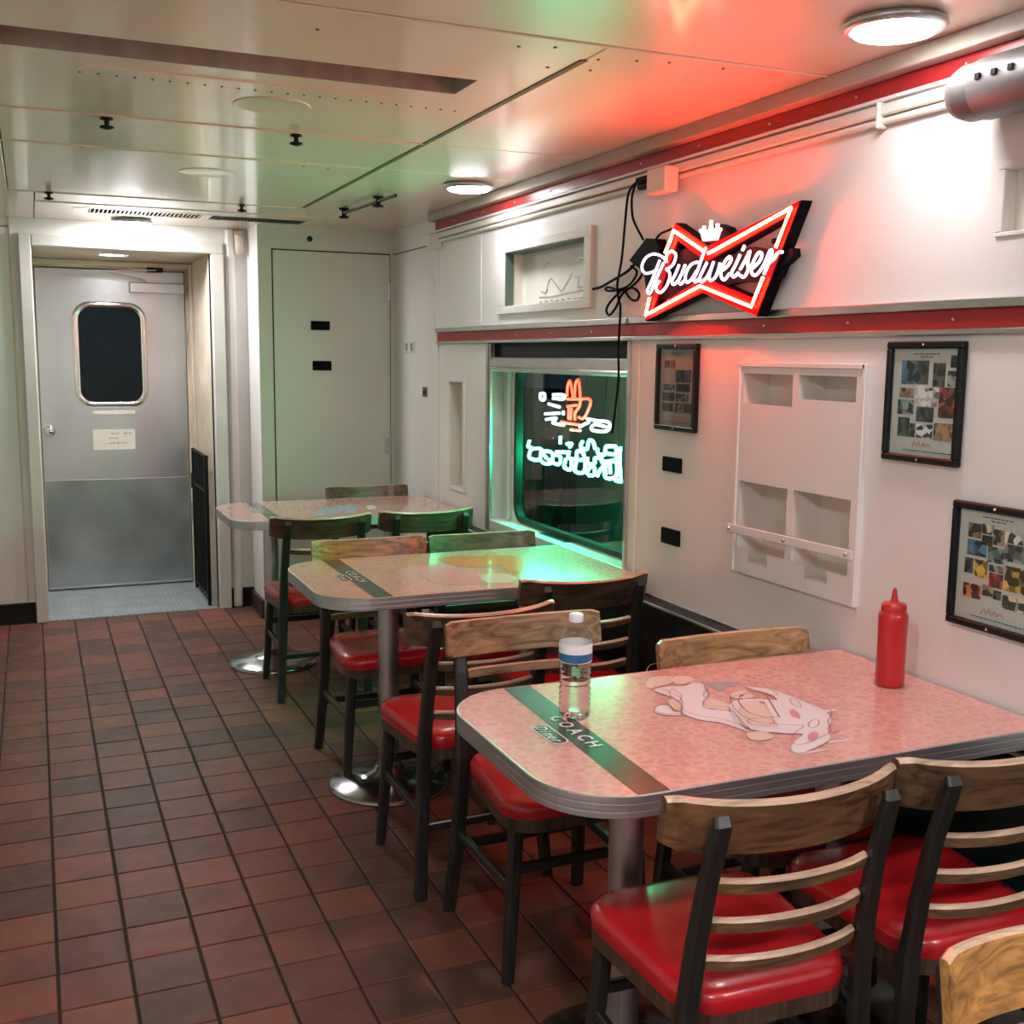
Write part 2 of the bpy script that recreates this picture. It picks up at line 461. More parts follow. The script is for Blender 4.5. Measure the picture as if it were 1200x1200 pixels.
# water in the bottle
_m, _nt, _b = new_mat('water'); _b.inputs['Transmission Weight'].default_value = 1.0; _b.inputs['IOR'].default_value = 1.15
_b.inputs['Roughness'].default_value = .0; _b.inputs['Base Color'].default_value = (.97, .99, .99, 1); M['water'] = _m

# ================================================================ measured outlines (metres; wall items as (y, z), table prints as (x, y))
LETTERS=[[(3.115,1.837),(3.138,1.852),(3.169,1.863),(3.203,1.868),(3.244,1.861),(3.269,1.842),(3.27,1.824),(3.248,1.809),(3.209,1.81),(3.173,1.816)],[(3.158,1.845),(3.18,1.817),(3.205,1.783),(3.231,1.754),(3.226,1.743),(3.21,1.745),(3.194,1.766),(3.166,1.8),(3.134,1.835)],[(3.117,1.835),(3.118,1.855),(3.093,1.868),(3.065,1.859),(3.064,1.841),(3.082,1.822),(3.116,1.814)],[(3.116,1.814),(3.096,1.802),(3.096,1.781),(3.115,1.758),(3.147,1.742),(3.171,1.749),(3.176,1.764),(3.155,1.779)],[(3.04,1.822),(3.061,1.794),(3.079,1.775),(3.07,1.763),(3.045,1.773),(3.027,1.791)],[(3.004,1.82),(3.027,1.789),(3.041,1.771),(3.026,1.762),(3.01,1.771)],[(2.934,1.823),(2.968,1.819),(2.995,1.799),(3.001,1.777),(2.989,1.765),(2.965,1.774),(2.938,1.797)],[(2.892,1.863),(2.913,1.831),(2.934,1.796),(2.952,1.774),(2.942,1.764),(2.925,1.772)],[(2.883,1.818),(2.903,1.796),(2.919,1.775),(2.907,1.762),(2.882,1.774),(2.861,1.796),(2.847,1.818)],[(2.857,1.802),(2.868,1.777),(2.86,1.764),(2.837,1.771),(2.82,1.793),(2.813,1.812)],[(2.796,1.79),(2.769,1.803),(2.756,1.819),(2.768,1.826),(2.789,1.813),(2.805,1.792),(2.805,1.773),(2.788,1.762),(2.762,1.778)],[(2.713,1.828),(2.734,1.8),(2.752,1.779),(2.74,1.767),(2.718,1.778)],[(2.693,1.852),(2.702,1.839)],[(2.71,1.786),(2.685,1.812),(2.666,1.834),(2.674,1.807),(2.671,1.783),(2.689,1.764),(2.709,1.77)],[(2.646,1.787),(2.619,1.802),(2.608,1.82),(2.623,1.827),(2.643,1.809),(2.655,1.787),(2.648,1.768),(2.627,1.768),(2.597,1.792),(2.572,1.827),(2.562,1.823),(2.575,1.795),(2.595,1.766)],[(2.575,1.795),(2.552,1.804),(2.537,1.819),(2.516,1.82)]]
BOW= [[(2.911,1.854),(3.087,1.932),(3.102,1.904),(3.134,1.867)],[(3.225,1.728),(3.246,1.673),(2.924,1.751),(2.655,1.679),(2.604,1.758)],[(2.552,1.835),(2.492,1.934),(2.883,1.845)]]
BOWC= [(2.906,1.849),(3.087,1.932),(3.246,1.670),(2.924,1.751),(2.651,1.675),(2.489,1.936)]
SBACK= [(3.287,1.748),(3.308,1.819),(3.254,1.863),(3.114,1.873),(3.038,1.875),(2.902,1.859),(2.792,1.823),(2.708,1.852),(2.634,1.839),(2.567,1.836),(2.510,1.831),(2.505,1.810),(2.552,1.787),(2.573,1.756),(2.62,1.747),(2.744,1.754),(2.877,1.743),(3.045,1.731),(3.132,1.724),(3.218,1.725)]
CROWNB= [(2.972,1.845),(2.964,1.875),(2.947,1.901),(2.916,1.924),(2.866,1.931),(2.820,1.917),(2.792,1.89),(2.782,1.862),(2.815,1.842),(2.905,1.829)]
CROWN= [(2.926,1.885),(2.943,1.915),(2.922,1.906),(2.926,1.923),(2.904,1.909),(2.889,1.936),(2.873,1.908),(2.854,1.922),(2.855,1.902),(2.84,1.909),(2.854,1.883)]
ADAPT= [(3.423,1.865),(3.310,1.930),(3.251,1.923),(3.221,1.887),(3.316,1.823),(3.370,1.841)]
CORDS= [[(3.407,2.123),(3.440,2.108),(3.460,2.077),(3.474,1.987),(3.490,1.876),(3.517,1.794),(3.507,1.739),(3.492,1.714),(3.492,1.669),(3.495,1.619),(3.499,1.559),(3.492,1.468),(3.506,1.376),(3.521,1.299),(3.532,1.258)],[(3.402,2.122),(3.424,2.092),(3.429,2.054),(3.413,2.000),(3.343,1.928)],[(3.427,1.855),(3.486,1.831),(3.610,1.803),(3.676,1.789),(3.738,1.785)],[(3.278,1.926),(3.251,1.94),(3.215,1.945),(3.180,1.949)],[(3.426,1.847),(3.386,1.825),(3.409,1.798),(3.463,1.777),(3.555,1.769),(3.614,1.774),(3.599,1.784),(3.513,1.769),(3.422,1.772),(3.377,1.750),(3.395,1.729),(3.440,1.736),(3.493,1.768),(3.539,1.755),(3.596,1.728),(3.622,1.703),(3.599,1.684),(3.552,1.711),(3.513,1.754),(3.452,1.776),(3.394,1.802),(3.371,1.829),(3.396,1.841)]]
NRED= [[(4.301,1.363),(4.300,1.402),(4.279,1.431),(4.261,1.403),(4.245,1.356)],[(4.229,1.359),(4.224,1.418),(4.195,1.435),(4.176,1.359)],[(4.298,1.352),(4.176,1.356),(4.098,1.361),(4.083,1.341),(4.138,1.280),(4.188,1.280)],[(4.174,1.351),(4.185,1.324),(4.222,1.297),(4.221,1.264)],[(4.299,1.320),(4.205,1.330)],[(4.284,1.314),(4.284,1.265)],[(4.257,1.315),(4.264,1.264)],[(4.358,1.25),(4.172,1.247)],[(4.262,1.223),(4.171,1.224)]]
NWHITE= [[(4.524,1.276),(4.375,1.287)],[(4.512,1.252),(4.407,1.263),(4.444,1.242),(4.330,1.237)],[(4.175,1.240),(4.132,1.254),(4.094,1.263)],[(4.109,1.277),(4.018,1.274),(3.917,1.273),(3.934,1.238),(4.064,1.234),(4.046,1.257),(3.943,1.254)],[(4.579,1.365),(4.536,1.367),(4.535,1.340),(4.574,1.341),(4.579,1.365)],[(4.443,1.365),(4.336,1.368),(4.340,1.351),(4.443,1.350)],[(4.489,1.323),(4.376,1.314)],[(4.338,1.299),(4.335,1.281)]]
NGREEN= [[(4.69,1.143),(4.707,1.114),(4.670,1.110),(4.693,1.065),(4.586,1.063),(4.564,1.113),(4.658,1.106)],[(4.553,1.114),(4.562,1.060),(4.460,1.057),(4.439,1.104),(4.529,1.107),(4.506,1.079),(4.382,1.06),(4.357,1.097),(4.428,1.101)],[(4.296,1.158),(4.249,1.162),(4.269,1.147)],[(4.401,1.115),(4.299,1.121)],[(4.273,1.128),(4.278,1.1),(4.206,1.101),(4.197,1.134),(4.147,1.134),(4.126,1.113)],[(4.303,1.093),(4.318,1.054),(4.255,1.051),(4.246,1.093),(4.205,1.092),(4.213,1.048),(4.133,1.051),(4.121,1.100),(4.175,1.099)],[(4.149,1.179),(4.163,1.155),(4.108,1.150),(4.090,1.187),(4.052,1.186),(4.032,1.157)],[(4.013,1.162),(4.003,1.141),(3.947,1.142),(3.94,1.173),(3.895,1.180),(3.855,1.179),(3.858,1.151),(3.920,1.148)],[(4.097,1.115),(4.101,1.093),(4.038,1.096),(4.030,1.121),(3.974,1.122),(3.964,1.110),(3.848,1.129),(3.848,1.137)],[(4.104,1.048),(4.076,1.077),(4.038,1.081),(4.036,1.050),(4.084,1.043)],[(4.008,1.048),(3.972,1.083),(3.934,1.065),(3.964,1.105)],[(3.936,1.108),(3.943,1.055),(3.888,1.050),(3.845,1.07),(3.847,1.116),(3.901,1.116),(3.894,1.069)],[(3.820,1.182),(3.822,1.127),(3.809,1.048)],[(4.360,1.186),(4.362,1.153)],[(3.853,1.047),(3.809,1.046)]]
FIG= {'body': [(1.291,2.139),(1.338,2.152),(1.375,2.138),(1.408,2.157),(1.426,2.141),(1.404,2.095),(1.382,2.048),(1.333,1.998),(1.339,1.968),(1.368,1.950),(1.335,1.851),(1.329,1.817),(1.322,1.832),(1.305,1.888),(1.276,1.915),(1.262,1.958),(1.270,1.982),(1.296,2.027),(1.303,2.074)],'leg': [(1.223,2.020),(1.244,2.036),(1.265,2.028),(1.251,1.989),(1.264,1.977),(1.251,1.962),(1.222,1.976),(1.212,1.998)],'foot': [(1.297,2.184),(1.326,2.221),(1.351,2.233),(1.389,2.221),(1.361,2.175),(1.298,2.152),(1.288,2.164)],'foot2': [(1.366,2.173),(1.394,2.216),(1.424,2.208),(1.428,2.181),(1.406,2.158),(1.375,2.154)],'arm': [(1.384,2.047),(1.384,2.028),(1.394,1.988),(1.370,1.949),(1.341,1.970),(1.331,1.996)],'hood': [(1.389,1.976),(1.410,1.996),(1.443,2.005),(1.482,1.990),(1.514,1.970),(1.522,2.019),(1.507,2.06),(1.510,2.085),(1.528,2.067),(1.549,2.039),(1.560,1.984),(1.563,1.922),(1.564,1.873),(1.542,1.821),(1.516,1.792),(1.491,1.771),(1.463,1.727),(1.433,1.704),(1.361,1.677),(1.340,1.679),(1.344,1.700),(1.377,1.732),(1.422,1.761),(1.4,1.774),(1.369,1.795),(1.34,1.825),(1.345,1.886),(1.363,1.931)],'face': [(1.387,1.942),(1.419,1.978),(1.449,1.985),(1.478,1.970),(1.404,1.818),(1.375,1.829),(1.360,1.860),(1.369,1.902)],'hand': [(1.310,1.800),(1.326,1.812),(1.358,1.805),(1.358,1.775),(1.336,1.763),(1.315,1.765),(1.303,1.779)],'hand2': [(1.426,2.031),(1.460,2.058),(1.486,2.059),(1.485,2.025),(1.468,2.005),(1.438,2.012)],'ear': [(1.424,1.749),(1.446,1.764),(1.456,1.760),(1.444,1.741),(1.419,1.722),(1.408,1.726)],'eye': [(1.49,1.895),(1.504,1.901),(1.497,1.872),(1.478,1.844),(1.473,1.855),(1.475,1.871)],'cuff': [(1.279,2.055),(1.300,2.071),(1.293,2.021),(1.266,1.986),(1.261,1.999),(1.267,2.027)],'wing': [(1.434,2.146),(1.474,2.139),(1.519,2.113),(1.469,2.101),(1.428,2.078),(1.436,2.114)],'mane': [(1.343,1.695),(1.364,1.681),(1.415,1.677),(1.400,1.670),(1.353,1.667),(1.336,1.673)],'hair1': [(1.504,1.772),(1.536,1.766),(1.487,1.748)],'hair2': [(1.568,1.878),(1.601,1.868),(1.560,1.861)],'hair3': [(1.449,1.710),(1.500,1.701),(1.443,1.700)]}
PRINT2= {'o1': [(1.377,3.885),(1.450,3.916),(1.596,3.882),(1.691,3.828),(1.617,3.723),(1.510,3.672),(1.407,3.710)],'o2': [(1.588,3.752),(1.659,3.821),(1.682,3.774),(1.615,3.616),(1.550,3.522),(1.535,3.594)],'p1': [(1.229,3.706),(1.301,3.784),(1.355,3.747),(1.399,3.644),(1.402,3.511),(1.348,3.422),(1.268,3.422),(1.214,3.487),(1.226,3.592)],'p2': [(1.422,3.536),(1.504,3.538),(1.519,3.452),(1.454,3.382),(1.391,3.421)]}
PRINT3= {'a': [(1.242,5.272),(1.345,5.431),(1.422,5.473),(1.382,5.287),(1.298,5.159),(1.223,5.155)],'b': [(1.374,5.290),(1.451,5.497),(1.479,5.419),(1.438,5.236),(1.375,5.164)],'c': [(1.532,5.401),(1.574,5.421),(1.563,5.323),(1.514,5.274)]}

# ================================================================ the room shell
XW, XL, YB, YF, ZC = 1.96, -1.10, 6.713, -2.50, 2.25

# ---------------------------------------------------------------- floor of quarry tiles
mb = MB(); mb.box(XL, XW + .05, YF, YB, -.10, -.006)
floor = struct(mb.obj('floor', M['grout']))
def tile_mesh_faces(mb, x0, y0, dx=.0036, dy=.0024, z=0.0, slim=False):
    x1, y1 = x0 + TP - dx, y0 + TP - dy; x0 += dx; y0 += dy; b = .0025
    A = [(x0, y0, z - .006), (x1, y0, z - .006), (x1, y1, z - .006), (x0, y1, z - .006)]
    B = [(x0, y0, z - .0015), (x1, y0, z - .0015), (x1, y1, z - .0015), (x0, y1, z - .0015)]
    C = [(x0 + b, y0 + b, z), (x1 - b, y0 + b, z), (x1 - b, y1 - b, z), (x0 + b, y1 - b, z)]
    fs = [(8, 9, 10, 11)]
    for i in range(4):
        j = (i + 1) % 4
        fs.append((i, j, 4 + j, 4 + i)); fs.append((4 + i, 4 + j, 8 + j, 8 + i))
    mb.add(A + B + C, fs)
cands = []
Minv = cam.matrix_world.inverted()
i0, i1 = math.floor((XL - TX0) / TP), math.floor((XW - .08 - TX0) / TP)
j0, j1 = math.floor((YF - TY0) / TP), math.floor((YB - TY0) / TP)
for i in range(i0, i1 + 1):
    for j in range(j0, j1 + 1):
        c = Minv @ Vector((TX0 + TP * (i + .5), TY0 + TP * (j + .5), 0))
        dep = -c.z
        vis = dep > .5 and abs(c.x / dep) < .49 and abs(c.y / dep) < .49
        cands.append((0 if vis else 1, dep, i, j))
cands.sort()
mbt = MB(); tile_mesh_faces(mbt, -TP / 2, -TP / 2)
tile0 = mbt.obj('floor_tile', M['tile'], floor)
rest = MB()
for k, (vis, dep, i, j) in enumerate(cands):
    x, y = TX0 + TP * i, TY0 + TP * j
    dz = random.uniform(-.0006, .0006)
    edge = (y + TP > YB) or (x < XL)
    if k < 296 and not edge:
        t = tile0 if k == 0 else tile0.copy()
        if k: COL.objects.link(t); t.parent = floor
        t.location = (x + TP / 2, y + TP / 2, dz)
        t.rotation_euler = (random.uniform(-.002, .002), random.uniform(-.002, .002), random.uniform(-.003, .003))
    else:
        if y + TP > YB + .02 or x < XL - .02: continue
        tile_mesh_faces(rest, x, y, z=dz)
rest.obj('floor_tiles', M['tile'], floor, 'stuff')

# ---------------------------------------------------------------- ceiling of enamelled panels
mb = MB()
SLOT = (-.032, 1.112, 2.822, 2.995)
VENT = (.30, 1.42, 6.10, 6.30)
mb.box(XL, XW + .06, YF, YB + .05, ZC + .07, ZC + .12)
ceiling = struct(mb.obj('ceiling', M['ceil_dark']))
def ceil_panel(x0, x1, y0, y1, hole=None):
    g = .0022; mb = MB(); z1 = ZC + .068
    if hole is None:
        mb.box(x0 + g, x1 - g, y0 + g, y1 - g, ZC, z1, 0, .003)
    else:
        mb.holed(on_z(ZC), (x0 + g, x1 - g), (y0 + g, y1 - g), [(*hole, .06, True)], 0, 1)
        for a, b, c, d in ((x0 + g, x1 - g, y0 + g, y0 + g), (x0 + g, x1 - g, y1 - g, y1 - g), (x0 + g, x0 + g, y0 + g, y1 - g), (x1 - g, x1 - g, y0 + g, y1 - g)):
            mb.quad((a, c, ZC), (b, d, ZC), (b, d, z1), (a, c, z1))
    return mb.obj('ceiling_panel', [M['ceil'], M['slot'] if hole is not VENT else M['ventdark']], ceiling, fix=False)
XA, XB_, XC = -.06, 1.272, XW + .04
for y0, y1 in ((YF, -.10), (-.10, 2.385)):
    for x0, x1 in ((XL, .45), (.45, XC)): ceil_panel(x0, x1, y0, y1)
for y0, y1 in ((2.385, 3.715), (3.715, 4.285), (4.285, 5.58)):
    for x0, x1 in ((XL, XA), (XA, XB_), (XB_, XC)):
        ceil_panel(x0, x1, y0, y1, SLOT if (y0 == 2.385 and x0 == XA) else None)
for x0, x1 in ((XL, .05), (.05, XC)):
    ceil_panel(x0, x1, 5.58, YB, VENT if x0 == .05 else None)
# raised joint strips, rivets and blanking plates of the ceiling
for y, x0, x1, w in ((2.39, -.8, 1.93, .010), (3.72, XL, 1.27, .007), (4.30, XL, 1.25, .012), (5.60, XL, 1.24, .010), (3.10, .15, .95, .004), (5.94, .05, 1.45, .014)):
    mb = MB(); mb.box(x0, x1, y - w / 2, y + w / 2, ZC - .004, ZC + .002, 0, .0015)
    mb.obj('ceiling_joint_strip', M['ceil'], ceiling)
mb = MB(); mb.box(1.262, 1.282, 2.52, 5.56, ZC - .003, ZC + .002, 0, .0015); mb.obj('ceiling_joint_strip', M['ceil_dark'], ceiling)
mb = MB()
for k in range(24):
    mb.lathe([(.004, 0), (.0035, -.002), (.001, -.003)], (.15 + k * .045, 3.19, ZC), 6)
for x, y in ((1.08, 2.48), (1.16, 2.45), (1.30, 2.50), (1.33, 2.60), (1.39, 2.47), (1.47, 2.45), (1.62, 2.44), (1.22, 2.62), (.62, 2.55), (.2, 4.33), (1.0, 4.36), (1.1, 4.38)):
    mb.lathe([(.005, 0), (.0045, -.002), (.001, -.003)], (x, y, ZC), 6)
mb.obj('rivets', M['ceil_dark'], ceiling, 'stuff')
for x, y in ((.680, 3.36), (.686, 4.69)):
    mb = MB(); mb.lathe([(.112, .001), (.112, -.0015), (.106, -.003), (.100, -.0015), (0, -.0015)], (x, y, ZC), 36)
    mb.obj('blanking_plate', M['ceil'], ceiling)

# air vent grille let into the ceiling
vent = empty('ceiling_vent', (.86, 6.2, ZC), label='long grey louvred air vent in the ceiling above the steel door', cat='vent')
def into(o, par):
    o.parent = par; o.matrix_parent_inverse = Matrix.Translation(-Vector(par.location)); return o
mb = MB()
x0, x1, y0, y1 = VENT
f = .022
mb.box(x0 - f, x1 + f, y0 - f, y0 + .008, ZC - .0018, ZC + .004, 0, .0008); mb.box(x0 - f, x1 + f, y1 - .008, y1 + f, ZC - .0018, ZC + .004, 0, .0008)
mb.box(x0 - f - .05, x0 + .006, y0 + .008, y1 - .008, ZC - .0018, ZC + .004, 0, .0008); mb.box(x1 - .006, x1 + f, y0 + .008, y1 - .008, ZC - .0018, ZC + .004, 0, .0008)
mb.box(.865, .915, y0 + .008, y1 - .008, ZC - .0018, ZC + .004, 0, .0008)
into(mb.obj('vent_frame', M['ceil']), vent)
mb = MB()
for k in range(27):
    x = .312 + k * .0208
    mb.add([(x, y0 + .008, ZC - .0005), (x + .005, y0 + .008, ZC - .0005), (x + .008, y0 + .008, ZC + .02), (x + .004, y0 + .008, ZC + .02),
            (x, y1 - .008, ZC - .0005), (x + .005, y1 - .008, ZC - .0005), (x + .008, y1 - .008, ZC + .02), (x + .004, y1 - .008, ZC + .02)],
           [(0, 1, 5, 4), (1, 2, 6, 5), (3, 0, 4, 7), (2, 3, 7, 6), (0, 1, 2, 3), (4, 5, 6, 7)])
into(mb.obj('louvres', M['ceil'], kind='stuff'), vent)
mb = MB()
for k in range(26):
    x = .922 + k * .019
    mb.box(x, x + .004, y0 + .008, y1 - .008, ZC - .002, ZC + .012)
for k in range(5):
    y = y0 + .03 + k * .035
    mb.box(.915, x1 - .006, y, y + .003, ZC, ZC + .008)
into(mb.obj('fine_grille', M['ventdark'], kind='stuff'), vent)

# ---------------------------------------------------------------- right wall
mb = MB()
WIN = (3.487, 4.812, .715, 1.592)
PAN = (2.25, 2.77, .905, 1.505)
NIC = (5.122, 5.318, .87, 1.400)
REC = (3.83, 4.60, 1.752, 1.985)
REC2 = (.95, 1.842, 1.812, 1.945)
mb.holed(on_x(XW), (YF, 5.53), (0, ZC + .06), [(*WIN, 0, 0), (*PAN, .13, True), (*NIC, .05, True), (*REC, .075, True), (*REC2, .03, True)], 0, 1)
mb.quad((XW, 5.53, 0), (XW + .03, 5.53, 0), (XW + .03, 5.53, ZC + .06), (XW, 5.53, ZC + .06))
mb.quad((XW + .03, 5.53, 0), (XW + .03, YB, 0), (XW + .03, YB, ZC + .06), (XW + .03, 5.53, ZC + .06))
wall_right = struct(mb.obj('wall_right', [M['wall'], M['wall_in']], fix=False))
def child(mb, name, mats, par, kind=None, fix=True):
    return mb.obj(name, mats, par, kind, fix)
# corner post, seams and panel beads
mb = MB(); mb.box(XW - .012, XW + .03, 5.50, 5.545, 0, 2.13, 0, .003); child(mb, 'corner_post', M['wall'], wall_right)
mb = MB(); mb.box(XW - .004, XW + .002, 4.905, 4.921, 1.68, 2.11, 0, .0015); child(mb, 'panel_bead', M['wall'], wall_right)
mb = MB(); mb.box(XW - .004, XW + .002, 3.405, 3.418, .72, 1.58, 0, .0015); child(mb, 'panel_bead', M['wall'], wall_right)
mb = MB(); mb.box(XW + .024, XW + .033, 5.60, 6.375, 2.113, 2.118); child(mb, 'panel_joint', M['ceil_dark'], wall_right)
# raised frames of the two high recesses and of the narrow niche
def wall_frame(o, i, d, name, mat):
    mb = MB()
    a0, a1, b0, b1 = o; c0, c1, d0, d1 = i
    for q in ((a0, a1, b0, d0), (a0, a1, d1, b1), (a0, c0, d0, d1), (c1, a1, d0, d1)):
        mb.box(XW - d, XW + .002, q[0], q[1], q[2], q[3], 0, .002)
    return child(mb, name, mat, wall_right)
wall_frame((3.772, 4.69, 1.718, 2.022), REC, .014, 'recess_frame', M['wall'])
wall_frame((5.105, 5.335, .853, 1.417), NIC, .012, 'niche_frame', M['wall'])
wall_frame((.93, 1.862, 1.802, 1.953), REC2, .006, 'recess_frame', M['wall'])
mb = MB(); mb.box(XW - .012, XW + .074, REC[0], REC[1], REC[3] - .003, REC[3] + .001); mb.box(XW - .010, XW + .03, REC[1] - .003, REC[1] + .001, REC[2], REC[3]); child(mb, 'recess_strips', M['green_strip'], wall_right)  # dark green strips along the recess's top and one side
# faded line drawing on the recess's back sheet
mb = MB()
Xd = XW + .0735
def scr(pts, w=.0035):
    for (a, b), (c, d) in zip(pts, pts[1:]):
        dx, dz = c - a, d - b; L = math.hypot(dx, dz) or 1; nx, nz = -dz / L * w, dx / L * w
        mb.quad((Xd, a + nx, b + nz), (Xd, c + nx, d + nz), (Xd, c - nx, d - nz), (Xd, a - nx, b - nz))
scr([(4.35, 1.80), (4.33, 1.845), (4.30, 1.86), (4.25, 1.83), (4.20, 1.80), (4.15, 1.83), (4.10, 1.87)])
scr([(4.42, 1.785), (4.30, 1.782), (4.15, 1.79), (3.92, 1.80)]); scr([(4.08, 1.85), (3.98, 1.855), (3.92, 1.84)]); scr([(4.04, 1.85), (4.05, 1.81), (3.98, 1.81)])
scr([(4.40, 1.81), (4.36, 1.80), (4.33, 1.815)]); scr([(4.38, 1.90), (4.34, 1.93), (4.31, 1.92)], .002); scr([(4.08, 1.91), (4.03, 1.93), (3.98, 1.91)], .002)
for k in range(9): scr([(4.42 - k * .055, 1.764 + (k % 3) * .003), (4.385 - k * .055, 1.767)], .003)
child(mb, 'line_drawing', M['greyp'], wall_right, fix=False)

mb = MB(); mb.box(2.075, 2.20, 3.2, 5.1, 1.60, 1.74, 0, .004); child(mb, 'outside_lintel', M['gasket'], wall_right)
# red bands with aluminium ledges
def rail_x(name, y0, y1, parts):
    mb = MB()
    mats = []
    for (z0, z1, d, m) in parts:
        if m not in mats: mats.append(m)
        mb.box(XW - d, XW + .001, y0, y1, z0, z1, mats.index(m), .002)
    return struct(mb.obj(name, mats))
t1 = rail_x('trim_1', YF, 5.505, [(1.606, 1.650, .010, M['red']), (1.650, 1.672, .022, M['alum']), (1.592, 1.606, .016, M['alum'])])
t2 = rail_x('trim_2', YF, 5.505, [(2.168, 2.208, .020, M['red']), (2.208, 2.2495, .062, M['slot']), (2.158, 2.168, .024, M['wall'])])
mb = MB()
for k in range(14):
    y = 5.2 - k * .36
    mb.lathe([(.0042, 0), (.003, -.003), (.0005, -.0035)], (XW - .010, y, 1.628), 8, axis='x')
    mb.lathe([(.0042, 0), (.003, -.003), (.0005, -.0035)], (XW - .020, y, 2.188), 8, axis='x')
mb.obj('band_screws', M['alum'], t1, 'stuff')
# wiring raceway under the upper band, junction box, clip
rw = empty('wiring_raceway', (XW - .015, 3.5, 2.135), label='cream painted wiring raceway running under the upper red band', cat='conduit')
mb = MB(); mb.box(XW - .026, XW, YF, 5.46, 2.124, 2.152, 0, .004); into(mb.obj('cover_channel', M['wall_in']), rw)
mb = MB(); mb.tube([(XW - .012, YF, 2.112), (XW - .012, 5.46, 2.112)], .009, 8); into(mb.obj('conduit_pipe', M['wall_in']), rw)
mb = MB(); mb.box(XW - .032, XW, 2.222, 2.234, 2.096, 2.158, 0, .003); into(mb.obj('clip', M['wall_in']), rw)
jb = empty('junction_box', (XW - .03, 5.49, 2.11), label='small cream junction box at the far end of the wiring raceway', cat='electrical box')
mb = MB(); mb.box(XW - .058, XW, 5.455, 5.525, 2.075, 2.150, 0, .005); into(mb.obj('box_body', M['wall_in']), jb)
mb = MB(); mb.box(XW - .063, XW - .058, 5.46, 5.52, 2.08, 2.145, 0, .002); into(mb.obj('cover_plate', M['wall_in']), jb)

# heater box along the foot of the wall
mb = MB(); mb.box(XW - .070, XW, YF, 5.50, .19, .706, 0, .004)
h = struct(mb.obj('baseboard_right', M['heater']))
mb = MB(); mb.box(XW - .074, XW - .066, YF, 5.50, .699, .709, 0, .002); mb.obj('edge_strip', M['alum'], h)
mb = MB(); mb.box(XW - .005, XW + .0, YF, 3.45, .704, .711, 0, .001); mb.obj('edge_strip', M['alum'], h)
for k in range(9):
    mb = MB(); mb.box(XW - .073, XW - .069, -1.9 + k * .82, -1.88 + k * .82, .20, .698); mb.obj('panel_joint_cover', M['heater'], h)
mb = MB(); mb.box(XW - .055, XW, YF, 5.50, 0, .19); mb.obj('plinth', M['alum'], h)

# ---------------------------------------------------------------- window with blind, jambs and rounded pane
XGL = 2.045
win = struct(empty('window_1', (XW, 4.15, 1.15)))
y0, y1, z0, z1 = WIN
mb = MB()
mb.quad((XW, y1, z0), (XGL + .02, y1, z0), (XGL + .02, y1, z1), (XW, y1, z1)); mb.quad((XW, y0, z0), (XGL + .02, y0, z0), (XGL + .02, y0, z1), (XW, y0, z1))
mb.quad((XW, y0, z1), (XW, y1, z1), (XGL + .02, y1, z1), (XGL + .02, y0, z1))
into(mb.obj('reveal', M['jamb'], fix=False), win)
mb = MB(); mb.box(XW - .002, XGL + .02, y0 + .001, y1 - .001, z0, .768, 0, .004); into(mb.obj('sill', M['jamb']), win)
mb = MB(); mb.box(2.000, 2.034, 4.06, 4.32, .764, .7695); into(mb.obj('sill_vent', M['gasket']), win)
mb = MB()
for a, b in ((y1 - .012, y1 + .012),):
    mb.box(XW - .010, XW + .012, a, b, z0, z1, 0, .003)
    mb.box(XW - .006, XW + .010, a - .020, a - .006, z0, z1, 0, .003)
mb.box(XW - .010, XW + .010, y0 - .024, y0 - .004, z0, z1, 0, .003)
into(mb.obj('side_channel', M['alum']), win)
# frame plate with a rounded opening
def rrect(a0, a1, b0, b1, r, n=8):
    P = []
    for cx, cy, s in ((a1 - r, b1 - r, 0), (a0 + r, b1 - r, 1), (a0 + r, b0 + r, 2), (a1 - r, b0 + r, 3)):
        for k in range(n + 1):
            t = (s + k / n) * math.pi / 2
            P.append((cx + r * math.cos(t), cy + r * math.sin(t)))
    return P
def ring_plate(mb, outer, inner, fn, d0, d1, m=0):
    """outer and inner loops with the same count"""
    n = len(outer)
    for d in (d0, d1):
        vs = [fn(u, v, d) for u, v in outer] + [fn(u, v, d) for u, v in inner]
        mb.add(vs, [(i, (i + 1) % n, n + (i + 1) % n, n + i) for i in range(n)], m)
    for L in (outer, inner):
        vs = [fn(u, v, d0) for u, v in L] + [fn(u, v, d1) for u, v in L]
        mb.add(vs, [(i, (i + 1) % n, n + (i + 1) % n, n + i) for i in range(n)], m)
OP = (3.53, 4.655, .778, 1.50)
inner = rrect(*OP, .085); outer = rrect(y0, y1, .75, z1, .001)
mb = MB(); ring_plate(mb, outer, inner, on_x(XGL - .012), 0, .03); into(mb.obj('frame_plate', M['jamb']), win)
mb = MB(); ring_plate(mb, rrect(OP[0] - .004, OP[1] + .004, OP[2] - .004, OP[3] + .004, .089), rrect(OP[0] + .022, OP[1] - .022, OP[2] + .016, OP[3] - .02, .07), on_x(XGL - .018), 0, .034)
into(mb.obj('gasket', M['gasket']), win)
mb = MB(); mb.prism(rrect(OP[0] + .01, OP[1] - .01, OP[2] + .008, OP[3] - .01, .07), on_x(XGL), 0, .004); into(mb.obj('pane', M['glass']), win)
mb = MB(); mb.box(XGL - .03, XGL - .012, OP[1] + .045, OP[1] + .060, .77, 1.48, 0, .003); into(mb.obj('inner_stop', M['jamb']), win)
